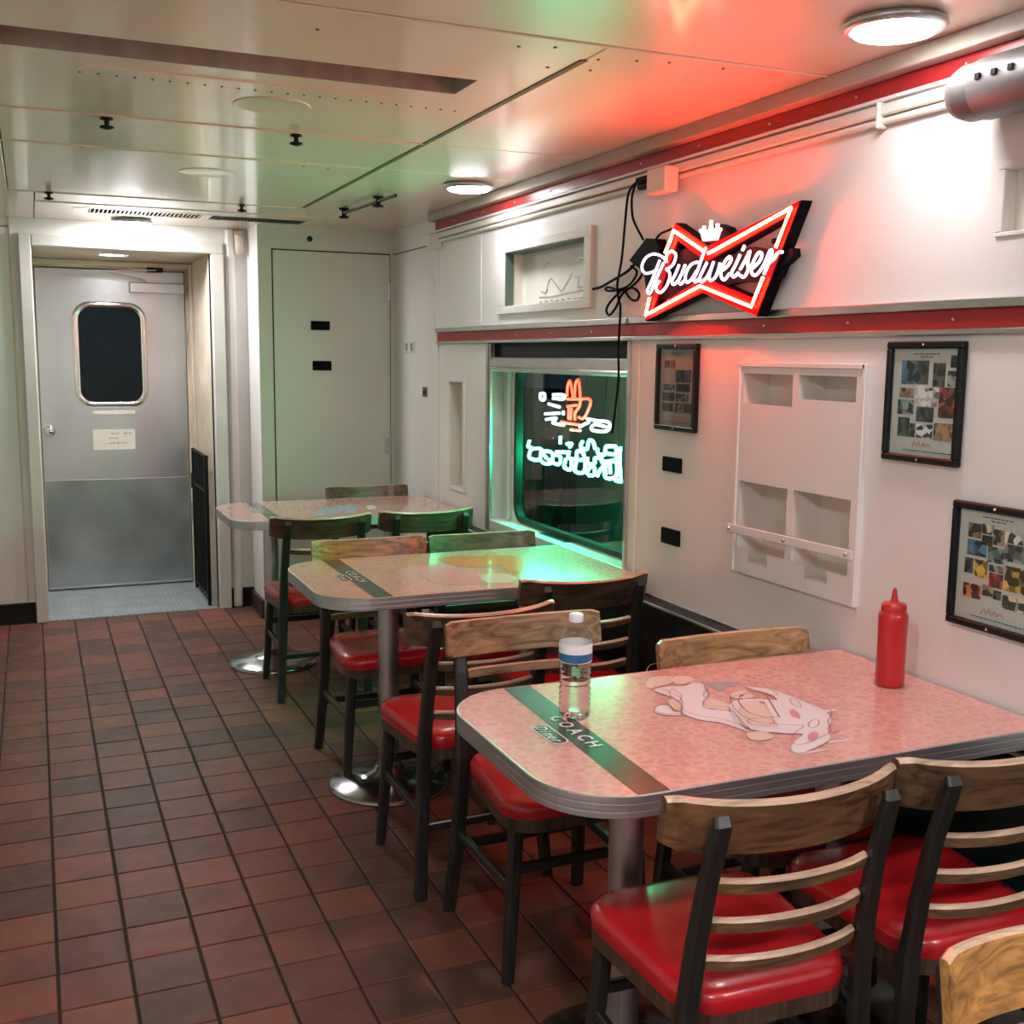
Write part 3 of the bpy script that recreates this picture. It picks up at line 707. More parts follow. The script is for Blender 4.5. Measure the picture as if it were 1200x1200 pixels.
# roller blind rolled up in its pocket
mb = MB(); mb.box(XW + .030, XW + .050, y0 + .002, y1 - .002, 1.525, z1 - .001); into(mb.obj('blind_pocket', M['gasket']), win)
mb = MB(); mb.box(XW + .006, XW + .030, y0 + .004, y1 - .03, 1.482, 1.528, 0, .004); mb.box(XW + .0, XW + .028, y0 + .004, y1 - .03, 1.462, 1.484, 0, .006); into(mb.obj('blind_rail', M['alum']), win)

# what stands outside the window: a dark ribbed fence and a grey wall end
of = empty('corrugated_fence', (3.05, 5.6, 0), label='dark vertically ribbed metal fence outside the window', cat='fence')
mb = MB()
pts = []
y = 3.2; k = 0
while y < 9.6:
    pts += [(3.05, y), (3.05, y + .075), (3.02, y + .09), (3.02, y + .105)]; y += .12
vs = [(x, yy, -.2) for x, yy in pts] + [(x, yy, 1.30) for x, yy in pts]
n = len(pts)
mb.add(vs, [(i, i + 1, n + i + 1, n + i) for i in range(n - 1)])
into(mb.obj('ribbed_sheet', M['fence'], fix=False), of)
mb = MB(); mb.box(3.0, 3.07, 3.2, 9.6, 1.29, 1.33, 0, .004); into(mb.obj('top_rail', M['fence']), of)
mb = MB(); mb.box(2.9, 3.3, 4.75, 5.75, -.2, 3.2, 0, .01); g = mb.obj('wall_outside', M['greywall']); struct(g)

# ---------------------------------------------------------------- back wall with the doorway
DX0, DX1, DZ = .02, .982, 2.10
CABX, CABY = 1.192, 6.375
mb = MB()
mb.holed(on_y(YB), (XL, CABX + .01), (0, ZC + .06), [(DX0, DX1, -.01, DZ, 0, 0)], 0, 1)
mb.box(CABX + .004, XW + .05, CABY, YB + .02, 0, ZC + .06, 1)
mb.quad((CABX, CABY, 0), (CABX, YB, 0), (CABX, YB, ZC), (CABX, CABY, ZC)); mb.quad((CABX, CABY, 0), (CABX + .004, CABY, 0), (CABX + .004, CABY, ZC), (CABX, CABY, ZC))
wall_back = struct(mb.obj('wall_back', [M['wall'], M['cup']], fix=False))
mb = MB(); mb.box(-.036, .028, YB - .035, YB + .02, 0, 2.165, 0, .005); mb.obj('door_casing', M['post'], wall_back)
mb = MB(); mb.box(.982, 1.052, YB - .045, YB + .02, 0, 2.100, 0, .006); mb.obj('door_casing', M['post'], wall_back)
mb = MB(); mb.box(.028, 1.052, YB - .035, YB + .02, DZ, 2.165, 0, .006); mb.obj('door_casing', M['post'], wall_back)
mb = MB(); mb.box(1.068, 1.120, YB - .03, YB + .01, 0, ZC, 0, .012); mb.obj('wall_bead', M['wall'], wall_back)
mb = MB(); mb.box(-.082, -.070, YB - .006, YB + .01, 0, ZC, 0, .002); mb.obj('wall_bead', M['tan'], wall_back)
mb = MB(); mb.box(-.95, -.225, YB - .012, YB + .01, .11, 1.62, 0, .003); mb.obj('brown_panel', M['brown'], wall_back)
mb = MB(); mb.box(XL, -.08, YB - .008, YB + .004, 2.196, 2.201); mb.obj('panel_joint', M['ceil_dark'], wall_back)
# vestibule behind the doorway
YD = 7.54
mb = MB()
mb.quad((DX0 - .005, YB, 0), (DX0 - .005, YD + .05, 0), (DX0 - .005, YD + .05, DZ), (DX0 - .005, YB, DZ))
mb.quad((.972, YB, 0), (.972, YD + .05, 0), (.972, YD + .05, DZ), (.972, YB, DZ))
mb.holed(on_z(DZ), (DX0, .972), (YB, YD + .05), [(.40, .56, 7.02, 7.18, .045, True)], 0, 1)  # recess for the added lamp, sides blackened to hide its glow
mb.holed(on_y(YD), (DX0 - .005, .972), (0, DZ), [(.036, .938, -.01, 2.052, .05, True)], 0, 0)
vest = struct(mb.obj('wall_vestibule', [M['tan'], M['black']], fix=False))
mb = MB(); mb.box(.955, .972, YD - .12, YD - .07, 0, 2.09, 0, .004); mb.obj('door_stop', M['tan'], vest)
mb = MB(); mb.box(DX0, .965, YD - .05, YD, 2.062, 2.098, 0, .006); mb.obj('door_stop', M['tan'], vest)
mb = MB()
mb.box(DX0 - .005, .985, YB - .012, YD, -.05, .003)
for k in range(31):
    x = .032 + k * .0305
    mb.box(x, x + .012, YB - .008, YD - .01, .002, .0065)
tp = struct(mb.obj('floor_threshold', M['tread']))
# baseboards
mb = MB(); mb.box(XL, -.038, YB - .018, YB, 0, .118, 0, .004); struct(mb.obj('baseboard_left', M['base']))
mb = MB(); mb.box(1.054, CABX, YB - .018, YB, 0, .118, 0, .004); mb.box(CABX - .018, CABX, CABY - .018, YB - .018, 0, .105, 1, .004); mb.box(CABX, XW, CABY - .018, CABY, 0, .105, 1, .004)
mb.box(CABX - .028, CABX - .018, CABY - .02, YB - .02, 0, .012, 1, .003)
struct(mb.obj('baseboard_back', [M['base'], M['basebrown']]))

# steel door
door = struct(empty('door_1', (.49, YD, 0)))
mb = MB(); mb.box(.040, .934, YD, YD + .042, .012, 2.046, 0, .004); into(mb.obj('door_leaf', M['steel']), door)
mb = MB(); mb.box(.050, .925, YD - .003, YD, .03, .718, 0, .001); into(mb.obj('kick_plate', M['kick']), door)
WD = (.246, .692, 1.178, 1.845)
mb = MB(); o1 = rrect(*WD, .11); i1 = rrect(WD[0] + .036, WD[1] - .036, WD[2] + .036, WD[3] - .036, .078)
mid = rrect(WD[0] + .016, WD[1] - .016, WD[2] + .016, WD[3] - .016, .096)
n = len(o1)
fy = on_y(YD, -1)
vs = [fy(u, v, 0) for u, v in o1] + [fy(u, v, .016) for u, v in mid] + [fy(u, v, .003) for u, v in i1]
mb.add(vs, [(i, (i + 1) % n, n + (i + 1) % n, n + i) for i in range(n)] + [(n + i, n + (i + 1) % n, 2 * n + (i + 1) % n, 2 * n + i) for i in range(n)], 0, True)
wf = into(mb.obj('window_frame', M['chrome']), door)
mb = MB(); mb.prism(i1, fy, -.004, .004); gl = mb.obj('glass', M['dglass'], wf)
mb = MB(); mb.lathe([(.034, 0), (.034, -.006), (.016, -.010), (.014, -.032), (.028, -.044), (.030, -.058), (.020, -.068), (0, -.070)], (.088, YD, 1.035), 20, axis='y'); into(mb.obj('door_knob', M['chrome']), door)
mb = MB(); mb.box(.592, .932, YD - .045, YD, 1.905, 1.972, 0, .006); into(mb.obj('door_closer', M['steel']), door)
mb = MB(); mb.sweep([(.70, YD - .05, 1.978), (.66, YD - .07, 1.995), (.49, YD - .075, 2.03)], .010, .004, (0, 1, 0)); mb.sweep([(.49, YD - .075, 2.034), (.70, YD - .06, 2.046), (.80, YD - .045, 2.052)], .011, .004, (0, 1, 0))
into(mb.obj('closer_arm', M['alum']), door)
mb = MB(); mb.box(.70, .80, YD - .062, YD - .02, 2.036, 2.066, 0, .006); into(mb.obj('closer_bracket', M['black']), door)
for z in (1.62, .5):
    mb = MB(); mb.tube([(.937, YD - .006, z - .05), (.937, YD - .006, z + .05)], .006, 8); into(mb.obj('hinge', M['steel']), door)
# notices stuck on the door
sg = empty('door_notice', (.47, YD - .004, .97), label='small white paper notice with faded red lettering on the steel door', cat='sign')
mb = MB(); mb.prism(rrect(.341, .598, .908, 1.038, .010, 4), fy, .0032, .0052); into(mb.obj('sheet', M['paper']), sg)
mb = MB()
yy = YD - .0056
def dash(a, b, z, h=.008, jit=.5):
    x = a
    while x < b:
        w = random.uniform(.006, .013)
        hh = h * random.uniform(1 - jit, 1)
        mb.quad((x, yy, z - hh / 2), (x + w, yy, z - hh / 2), (x + w * .8, yy, z + hh / 2), (x + .001, yy, z + hh / 2)); x += w + .006
dash(.445, .50, 1.012, .013); dash(.53, .565, 1.013, .013); dash(.435, .49, .983, .012); dash(.44, .545, .951, .012); dash(.40, .44, .947, .005)
into(mb.obj('lettering', M['ink'], None, 'stuff', False), sg)
s2 = empty('door_label', (.47, YD - .004, 1.15), label='narrow blank cream label under the steel door window', cat='label')
mb = MB(); mb.box(.352, .602, YD - .005, YD - .003, 1.136, 1.160); into(mb.obj('strip', M['paper']), s2)

# folding gate against the vestibule's right side
gt = empty('folding_gate', (.95, 7.05, 0), label='black metal folding gate standing beside the doorway right of the steel door', cat='gate')
GY = [6.775 + k * .095 for k in range(7)]
for k, y in enumerate(GY):
    mb = MB(); r = .011 if k in (0, 6) else .007
    mb.box(.935 - r, .935 + r, y - r, y + r, .03, .925, 0, .002); into(mb.obj('bar', M['black']), gt)
for z in (.05, .70, .915):
    mb = MB(); mb.box(.930, .940, GY[0], GY[-1], z - .010, z + .010, 0, .002); into(mb.obj('cross_rail', M['black']), gt)
mb = MB(); mb.box(.920, .950, GY[-1] + .008, GY[-1] + .045, .66, .76, 0, .004); into(mb.obj('latch', M['black']), gt)
for y in (GY[0], GY[-1]):
    mb = MB(); mb.box(.925, .945, y - .012, y + .012, .0065, .032, 0, .003); into(mb.obj('foot', M['black']), gt)

# cupboard door in the corner bulkhead
d2 = struct(empty('door_2', (1.62, CABY, 1.1)))
mb = MB(); mb.box(1.276, 1.962, CABY - .006, CABY, .16, 2.112, 0, .002); into(mb.obj('door_leaf', M['cup']), d2)
mb = MB()
mb.box(1.270, 1.276, CABY - .003, CABY + .001, .15, 2.118); mb.box(1.270, 1.966, CABY - .003, CABY + .001, 2.112, 2.119); mb.box(1.962, 1.966, CABY - .003, CABY + .001, .15, 2.118)
into(mb.obj('door_gap', M['black']), d2)
for z in (1.90, .99):
    mb = MB(); mb.tube([(1.955, CABY - .012, z - .05), (1.955, CABY - .012, z + .05)], .009, 10); mb.box(1.925, 1.958, CABY - .009, CABY - .004, z - .045, z + .045, 0, .001); into(mb.obj('hinge', M['alum']), d2)
mb = MB(); mb.lathe([(.016, 0), (.016, -.004), (.010, -.006), (0, -.006)], (1.49, CABY, 2.182), 14, axis='y'); mb.obj('vent_hole', M['black'], wall_back)
# left and front walls
mb = MB(); mb.quad((XL, YF, 0), (XL, YB, 0), (XL, YB, ZC + .06), (XL, YF, ZC + .06)); struct(mb.obj('wall_left', M['wall'], fix=False))
mb = MB(); mb.quad((XL, YF, 0), (XW, YF, 0), (XW, YF, ZC + .06), (XL, YF, ZC + .06)); struct(mb.obj('wall_front', M['wall'], fix=False))

# ================================================================ ceiling lamps
def lamp(x, y, mat, label):
    e = empty('ceiling_lamp', (x, y, ZC), label=label, cat='lamp', group='round ceiling lamps')
    mb = MB(); mb.lathe([(.092, 0), (.108, -.004), (.110, -.014), (.098, -.022), (.088, -.020), (.086, -.010)], (0, 0, 0), 40); o = mb.obj('bezel', M['steel'], e)
    mb = MB(); mb.lathe([(.087, -.012), (.084, -.026), (.066, -.030), (.034, -.032), (0, -.033)], (0, 0, 0), 40); o = mb.obj('diffuser', mat, e)
    return e
lamp(1.727, 1.955, M['lamp'], 'round glowing ceiling lamp nearest the red bow tie sign, over the bottle table')
lamp(1.732, 4.492, M['lamp'], 'round glowing ceiling lamp over the window table, farther along the wall')
lamp(.540, 6.530, M['lamp3'], 'small round glowing lamp beside the air vent above the steel door')
lamp(1.727, -.58, M['fill_rear'], 'unseen round ceiling lamp by the wall behind the camera, strong as added fill')
lamp(.15, -.58, M['fill_rear'], 'added unseen fill lamp over the aisle, behind the camera')
lamp(.15, .85, M['fill_aisle'], 'added unseen fill lamp over the aisle just above and before the camera')
e = empty('added_vestibule_lamp', (.48, 7.1, 2.138), label='added flat lamp hidden in the doorway ceiling to brighten the steel door', cat='lamp')  # added lamp, sunk out of view to brighten the steel door
mb = MB(); mb.lathe([(.075, 0), (.072, -.003), (.062, -.003), (.060, .002)], (0, 0, 0), 28); mb.obj('rim', M['steel'], e)
mb = MB(); mb.lathe([(.061, -.001), (0, -.001)], (0, 0, 0), 28); mb.obj('diffuser', M['added_vlamp'], e)

# black sprinkler heads and the short pipe
def sprinkler(x, y, label):
    e = empty('ceiling_sprinkler', (x, y, ZC), label=label, cat='sprinkler', group='black ceiling sprinkler heads')
    mb = MB(); mb.lathe([(.020, 0), (.020, -.006), (.008, -.009), (.008, -.022)], n=12); mb.obj('stem', M['black'], e)
    mb = MB(); mb.lathe([(.008, -.022), (.022, -.026), (.022, -.031), (.006, -.036), (0, -.036)], n=12); mb.obj('deflector', M['black'], e)
    return e
sprinkler(.249, 3.763, 'black sprinkler head left of the blanking plates, at the near ceiling joint')
sprinkler(.839, 3.763, 'black sprinkler head beside the round blanking plate nearer the long ceiling slot')
sprinkler(.109, 5.60, 'black sprinkler head by the left end of the louvred air vent')
sprinkler(.978, 5.61, 'black sprinkler head in front of the middle of the louvred air vent')
e = empty('sprinkler_pipe', (1.48, 5.2, ZC), label='short black pipe with two sprinkler heads on the greenish ceiling corner', cat='pipe')
mb = MB(); mb.tube([(1.459, 5.51, ZC - .022), (1.507, 4.80, ZC - .022)], .008, 8); into(mb.obj('pipe', M['black']), e)
for x, y in ((1.459, 5.50), (1.492, 5.02)):
    mb = MB(); mb.lathe([(.026, 0), (.026, -.008), (.011, -.012), (.011, -.035), (.026, -.040), (.026, -.048), (0, -.050)], (x, y, ZC), 12); into(mb.obj('sprinkler', M['black']), e)

# galvanised tube fixture high on the wall
e = empty('tube_fixture', (1.87, 1.5, 2.10), label='dull grey metal tube fixture with slots, cut off by the picture edge', cat='fixture')
mb = MB(); mb.lathe([(0, 0), (.030, -.003), (.050, -.016), (.060, -.042), (.060, -.62)], (1.872, 1.915, 2.100), 28, axis='y'); into(mb.obj('tube', M['duct']), e)
mb = MB(); mb.lathe([(.060, 0), (.0635, -.002), (.0635, -.50), (.060, -.502)], (1.872, 1.83, 2.100), 28, axis='y'); into(mb.obj('sleeve', M['duct']), e)
mb = MB()
for k in range(8):
    y = 1.79 - k * .042
    mb.box(1.8065, 1.8115, y, y + .012, 2.106, 2.118)
into(mb.obj('slots', M['black'], kind='stuff'), e)
for y in (1.70, 1.40):
    mb = MB(); mb.box(1.90, XW, y, y + .025, 2.050, 2.088, 0, .003); into(mb.obj('bracket', M['duct']), e)

# ================================================================ tables
TOP, TH = .768, .042
def table(x0, x1, y0, y1, cols, label, r=.165):
    cx, cy = (x0 + x1) / 2, (y0 + y1) / 2
    e = empty('dining_table', (cx, cy, 0), label=label, cat='table')
    P = []
    for px, py, s in ((x0 + r, y1 - r, 1), (x0 + r, y0 + r, 2)):
        for k in range(13):
            t = (s + k / 12) * math.pi / 2
            P.append((px + r * math.cos(t), py + r * math.sin(t)))
    P += [(x1 - .012, y0), (x1, y0 + .012), (x1, y1 - .012), (x1 - .012, y1)]
    def off(P, d):
        n = len(P); R = []
        for i in range(n):
            a, b, c = Vector(P[i - 1]), Vector(P[i]), Vector(P[(i + 1) % n])
            t = (c - a).normalized(); R.append((b.x - t.y * d, b.y + t.x * d))
        return R
    Pi = off(P, .004)
    mb = MB(); mb.prism(Pi, on_z(0), TOP - TH + .003, TOP, 0, 1); into(mb.obj('tabletop', [M['lam'], M['black']]), e)
    mb = MB(); n = len(P)
    prof = ((.003, TOP - TH), (0, TOP - TH + .002), (0, TOP - TH + .012), (.0003, TOP - TH + .0135), (0, TOP - TH + .015), (0, TOP - .015), (.0003, TOP - .0135), (0, TOP - .012), (0, TOP - .001), (.0025, TOP + .0008), (.0045, TOP + .0004), (.0045, TOP - .01))
    loops = [[(p[0], p[1], z) for p in off(P, d)] for d, z in prof]
    vs = [q for L in loops for q in L]
    mb.add(vs, [(a * n + i, a * n + (i + 1) % n, (a + 1) * n + (i + 1) % n, (a + 1) * n + i) for a in range(len(prof) - 1) for i in range(n)])
    into(mb.obj('edge_band', M['edge']), e)
    for x in cols:
        mb = MB(); mb.lathe([(.10, TOP - TH - .012), (.10, TOP - TH + .003)], (x, cy, 0), 20); mb.lathe([(.037, .03), (.037, TOP - TH - .01)], (x, cy, 0), 24); into(mb.obj('pedestal_column', M['steel']), e)
        mb = MB(); mb.lathe([(.215, 0), (.217, .010), (.205, .018), (.12, .040), (.055, .058), (.048, .075), (.037, .078)], (x, cy, 0), 36); into(mb.obj('pedestal_base', M['dome']), e)
    return e
def decal(name, polys, par, z=TOP):
    """flat print: [(outline, material)] laid one on another"""
    mats = []; mb = MB()
    for k, (p, m) in enumerate(polys):
        if m not in mats: mats.append(m)
        mb.add([(x, y, z + .0006 + .00012 * k) for x, y in p], [list(range(len(p)))], mats.index(m))
    bm_o = mb.obj(name, mats)
    for poly in bm_o.data.polygons:
        if poly.normal.z < 0: poly.flip()
    return into(bm_o, par)
def text(name, body, x, y, size, mat, par, space=1.0, shear=0.0, z=TOP + .0016, width=.0):
    """flat printed letters, each a mesh of its own, read from the aisle"""
    glyphs = []
    dg = None
    for ch in body:
        c = bpy.data.curves.new('glyph', 'FONT'); c.body = ch; c.size = size; c.shear = shear; c.offset = width; c.resolution_u = 3
        o = bpy.data.objects.new('glyph', c); COL.objects.link(o)
        bpy.context.view_layer.update()
        dg = bpy.context.evaluated_depsgraph_get()
        me = bpy.data.meshes.new_from_object(o.evaluated_get(dg))
        bpy.data.objects.remove(o); bpy.data.curves.remove(c)
        glyphs.append((me, min(v.co.x for v in me.vertices), max(v.co.x for v in me.vertices)))
    gap = size * .13 * space
    tot = sum(b - a for _, a, b in glyphs) + gap * (len(body) - 1)
    cur = -tot / 2; cap = size * .36
    for me, a, b in glyphs:
        for v in me.vertices:
            tx, ty = v.co.x - a + cur, v.co.y - cap
            v.co = (x + ty, y - tx, z)
        me.materials.clear(); me.materials.append(mat); me.name = name
        o = bpy.data.objects.new(name, me); COL.objects.link(o); into(o, par)
        cur += b - a + gap
def pill(x0, x1, y0, y1, r):
    return rrect(x0, x1, y0, y1, r, 4)
def table_print(e, x0, x1, y0, y1, ty, big=True, shift=0.0):
    """green stripe across the top with lettering and badge"""
    decal('printed_stripe', [([(x0 + shift, y1), (x0, y0), (x1, y0), (x1 + shift, y1)], M['stripe'])], e)
    xm = (x0 + x1) / 2
    text('letter', 'COACH', xm + .004 + shift * .45, ty, .043, M['whitep'], e, 2.2, 0, TOP + .0015, .0006)
    decal('badge', [(pill(x0 - .030, x0 + .010, ty - .058, ty + .062, .018), M['whitep']), (pill(x0 - .027, x0 + .007, ty - .055, ty + .059, .016), M['stripe'])], e, TOP + .0006)
    text('badge_letter', 'Diner', x0 - .011, ty + .002, .034, M['whitep'], e, .7, .35, TOP + .0018, .0004)

tb1 = table(.807, 1.952, 1.607, 2.284, (1.117, 1.66), 'pink patterned table holding the water bottle and red squeeze bottle')
tb2 = table(.808, 1.952, 3.312, 4.015, (1.117, 1.66), 'pink patterned table under the neon-lit window, end glowing green')
tb3 = table(.812, 1.944, 5.045, 5.738, (1.045, 1.66), 'pink patterned table in the far corner by the neon-tinted cupboard')
table_print(tb1, .948, 1.014, 1.612, 2.279, 1.955, shift=.024)
table_print(tb2, .966, 1.030, 3.316, 4.011, 3.66)
table_print(tb3, .985, 1.045, 5.05, 5.733, 5.40)
# printed child in a plain white hooded costume on the nearest table
def outline(p, w):
    """thin closed line around an outline, as quads"""
    out = []
    n = len(p)
    for i in range(n):
        a, b = Vector(p[i]), Vector(p[(i + 1) % n]); t = (b - a)
        if t.length < 1e-5: continue
        t = t.normalized(); nn = Vector((-t.y, t.x)) * w
        out.append([tuple(a + nn), tuple(a - nn), tuple(b - nn), tuple(b + nn)])
    return out
def sm(p): return [(v.x, v.y) for v in smooth_path([(a, b, 0) for a, b in p], 3, True)]
fig = []
for key, mt in (('wing', 'greyp'), ('hair1', 'pinkp'), ('hair2', 'whitep'), ('hair3', 'whitep'), ('mane', 'cream'), ('leg', 'whitep'), ('foot', 'cream'), ('foot2', 'cream'), ('body', 'whitep'), ('cuff', 'cream'), ('hand', 'cream'), ('hand2', 'cream'), ('arm', 'cream'), ('hood', 'whitep'), ('face', 'cream'), ('ear', 'pinkp'), ('eye', 'pinkp')):
    p = FIG[key] if key in ('face', 'cuff') else sm(FIG[key])
    fig.append((p, M[mt]))
for key in ('leg', 'body', 'hood', 'face', 'cuff', 'arm', 'eye', 'ear', 'hand', 'foot'):
    p = FIG[key] if key in ('face', 'cuff') else sm(FIG[key])
    for q in outline(p, .0011 if key != 'face' else .0016): fig.append((q, M['linep']))
fx = sum(p[0] for p in FIG['face']) / len(FIG['face']); fyc = sum(p[1] for p in FIG['face']) / len(FIG['face'])
for dx, dy, r in ((-.012, .028, .006), (.0, -.030, .006), (-.028, .004, .003)):
    fig.append(([(fx + dx + r * math.cos(t * .785), fyc + dy + r * math.sin(t * .785)) for t in range(8)], M['linep']))
decal('printed_figure', [(p, m) for p, m in fig[:17]], tb1)
decal('printed_outlines', [(p, m) for p, m in fig[17:]], tb1, TOP + .0022)['kind'] = 'stuff'
decal('printed_shapes', [(sm(PRINT2['p1']), M['pinkp']), (sm(PRINT2['p2']), M['cream']), (sm(PRINT2['o1']), M['orangep']), (sm(PRINT2['o2']), M['orangep'])], tb2)
decal('printed_shapes', [(sm(PRINT3['a']), M['bluep']), (sm(PRINT3['b']), M['bluep']), (sm(PRINT3['c']), M['whitep'])], tb3)

# ================================================================ chairs
def rail_mesh(mb, zmid, h, half, sag, th, ybase, rake, crown=0.0):
    """curved bar in the leaning back plane; chair faces +y, ends come forward"""
    n = 16; P = []
    for i in range(n + 1):
        u = -1 + 2 * i / n
        x = half * math.sin(u * 1.0) / math.sin(1.0)
        fwd = sag * (1 - math.cos(u * 1.0)) / (1 - math.cos(1.0))
        row = []
        edge = abs(u) > .97
        hh = h / 2 * (1 if not edge else .86)
        for dz, dt in ((-hh, -th * .5), (-hh + .003, -th), (hh - .004, -th), (hh, -th * .6), (hh, 0), (hh - .004, th * .35), (-hh + .003, th * .35), (-hh, 0)):
            loc_n = fwd + dt + th * .3
            y = ybase + loc_n * math.cos(rake) - (zmid + dz - .45) * 0
            z = zmid + dz * math.cos(rake) + loc_n * math.sin(rake)
            y -= dz * math.sin(rake)
            row.append((x, y, z))
        P.append(row)
    k = len(P[0])
    for j in range(k):
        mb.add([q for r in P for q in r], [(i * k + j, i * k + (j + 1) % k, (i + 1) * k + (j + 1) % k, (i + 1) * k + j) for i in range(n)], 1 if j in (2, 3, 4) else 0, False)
    mb.add(P[0], [tuple(range(k))[::-1]]); mb.add(P[-1], [tuple(range(k))])
def make_chair():
    t = empty('dining_chair')
    # red vinyl seat on a wooden frame
    S = rrect(-.205, .205, -.185, .222, .085, 7)
    def taper(p, k=1.0, o=0.0):
        x, y = p; f = 1 - .16 * (1 - (y + .185) / .407)
        return (x * f * k, (y - .02) * k + .02)
    prof = ((.990, .425), (1.0, .435), (1.005, .448), (.985, .460), (.93, .468), (.80, .473), (.50, .476), (.0, .477))
    mb = MB(); n = len(S); vs = []
    for k, z in prof: vs += [(*taper(p, k), z) for p in S]
    mb.add(vs, [(a * n + i, a * n + (i + 1) % n, (a + 1) * n + (i + 1) % n, (a + 1) * n + i) for a in range(len(prof) - 1) for i in range(n)], 0, True)
    mb.add(vs[:n], [list(range(n))[::-1]]); o = mb.obj('seat', M['vinyl'], t)
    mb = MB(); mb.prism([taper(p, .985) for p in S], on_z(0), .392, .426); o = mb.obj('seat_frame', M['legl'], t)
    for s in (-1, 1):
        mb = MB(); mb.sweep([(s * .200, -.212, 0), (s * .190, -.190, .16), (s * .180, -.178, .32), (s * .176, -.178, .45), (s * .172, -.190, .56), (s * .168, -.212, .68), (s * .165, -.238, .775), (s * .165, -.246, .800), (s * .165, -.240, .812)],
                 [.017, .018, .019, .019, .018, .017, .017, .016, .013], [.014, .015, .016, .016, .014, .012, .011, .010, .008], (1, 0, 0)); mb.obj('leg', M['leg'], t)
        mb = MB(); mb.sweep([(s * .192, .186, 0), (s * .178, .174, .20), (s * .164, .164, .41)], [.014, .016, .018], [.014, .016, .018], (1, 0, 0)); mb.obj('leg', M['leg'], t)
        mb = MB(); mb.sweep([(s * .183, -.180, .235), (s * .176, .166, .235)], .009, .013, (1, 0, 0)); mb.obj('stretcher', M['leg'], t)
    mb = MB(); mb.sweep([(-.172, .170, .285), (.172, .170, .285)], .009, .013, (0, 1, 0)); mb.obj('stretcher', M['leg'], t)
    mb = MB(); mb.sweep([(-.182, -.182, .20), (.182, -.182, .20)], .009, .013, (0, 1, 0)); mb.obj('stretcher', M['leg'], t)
    rk = .20
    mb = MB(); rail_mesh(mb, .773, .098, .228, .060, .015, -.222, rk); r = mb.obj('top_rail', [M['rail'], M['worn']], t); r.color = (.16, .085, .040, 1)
    for z, y in ((.672, -.227), (.597, -.214), (.524, -.204)):
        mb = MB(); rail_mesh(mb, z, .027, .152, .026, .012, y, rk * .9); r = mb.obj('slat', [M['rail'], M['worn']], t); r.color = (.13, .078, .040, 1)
    return t
proto = make_chair()
CH = [  # x, y, turn, rail colour, slat colour, label
    (1.148, 1.628, -.045, (.155, .078, .033), (.17, .10, .045), 'brown ladder-back chair with red seat, front one nearest the aisle, back to the camera'),
    (1.626, 1.622, -.05, (.12, .066, .032), (.17, .10, .045), 'brown ladder-back chair beside the wall, back to the camera, partly behind the pale wooden chair'),
    (1.162, .711, math.pi - .17, (.52, .27, .085), (.42, .24, .10), 'pale honey-coloured wooden chair cut off by the bottom corner, facing the camera'),
    (1.203, 2.512, math.pi, (.34, .205, .095), (.24, .15, .075), 'chair with light brown worn rail tucked behind the water bottle'),
    (1.630, 2.140, math.pi, (.44, .26, .11), (.16, .10, .05), 'chair with honey-grained rail pushed under the near table, beside the dark heater'),
    (1.142, 3.020, .02, (.085, .050, .028), (.12, .075, .04), 'dark chair with bright red seat, back to us at the window table, aisle side'),
    (1.632, 3.318, -.03, (.060, .038, .022), (.10, .06, .035), 'dark brown chair with its back to us at the window table, close to the wall'),
    (1.168, 3.905, math.pi, (.44, .22, .080), (.20, .12, .06), 'chair with orange-brown rail facing us behind the window table, aisle side'),
    (1.630, 3.885, math.pi, (.115, .080, .045), (.10, .065, .04), 'dark olive-looking chair facing us behind the window table, by the window'),
    (1.150, 4.948, 0, (.075, .045, .026), (.12, .075, .04), 'dark chair at the far corner table, aisle side, its back to the camera'),
    (1.650, 4.968, 0, (.080, .055, .030), (.10, .065, .04), 'dark chair at the far corner table, window side, its back to the camera'),
    (1.640, 5.590, math.pi, (.150, .092, .045), (.12, .075, .04), 'farthest chair, facing us behind the corner table against the cupboard door'),
]
for k, (x, y, rz, rc, sc, lab) in enumerate(CH):
    c = proto if k == 0 else copy_tree(proto)
    c.location = (x, y, 0); c.rotation_euler = (0, 0, rz)
    tag(c, lab, 'chair', 'ladder-back dining chairs with red seats')
    for o in c.children:
        if o.name.startswith('top_rail'): o.color = (*rc, 1)
        if o.name.startswith('slat'): o.color = (*sc, 1)
        if k == 2 and o.name.startswith('leg') and max(v[2] for v in o.bound_box) > .6: o.scale = (1, 1, .955)

# ================================================================ bottles
e = empty('water_bottle', (1.037, 2.042, TOP + .001), label='clear plastic water bottle with white cap on the nearest table', cat='bottle')
body = [(.026, 0), (.0335, .004), (.0345, .012)]
for k in range(9):
    z = .018 + k * .0125
    body += [(.0345, z), (.0325 - .0015 * (1 if 3 < k < 7 else 0), z + .005), (.0345 - .0015 * (1 if 3 < k < 7 else 0), z + .010)]
body += [(.0352, .134), (.0352, .176), (.0340, .184), (.0250, .206), (.0150, .222), (.0125, .226), (.0125, .231)]
mb = MB(); mb.lathe(body, n=40); mb.obj('bottle_body', M['pet'], e)
mb = MB(); wat = [(0, .003)] + [(max(r - .0022, .001), z + .002) for r, z in body if z < .150] + [(.0330, .153), (0, .153)]; mb.lathe(wat, n=40); mb.obj('water', M['water'], e)
mb = MB(); mb.lathe([(.0148, .224), (.0155, .226), (.0155, .239), (.0140, .2415), (0, .2420)], n=24); mb.obj('cap', M['whitelabel'], e)
lb = [(.0357, .133), (.0359, .135), (.0359, .174), (.0357, .176)]
mb = MB(); n = 40; vs = []
for r, z in lb:
    for j in range(n): vs.append((r * math.cos(6.28318 * j / n), r * math.sin(6.28318 * j / n), z))
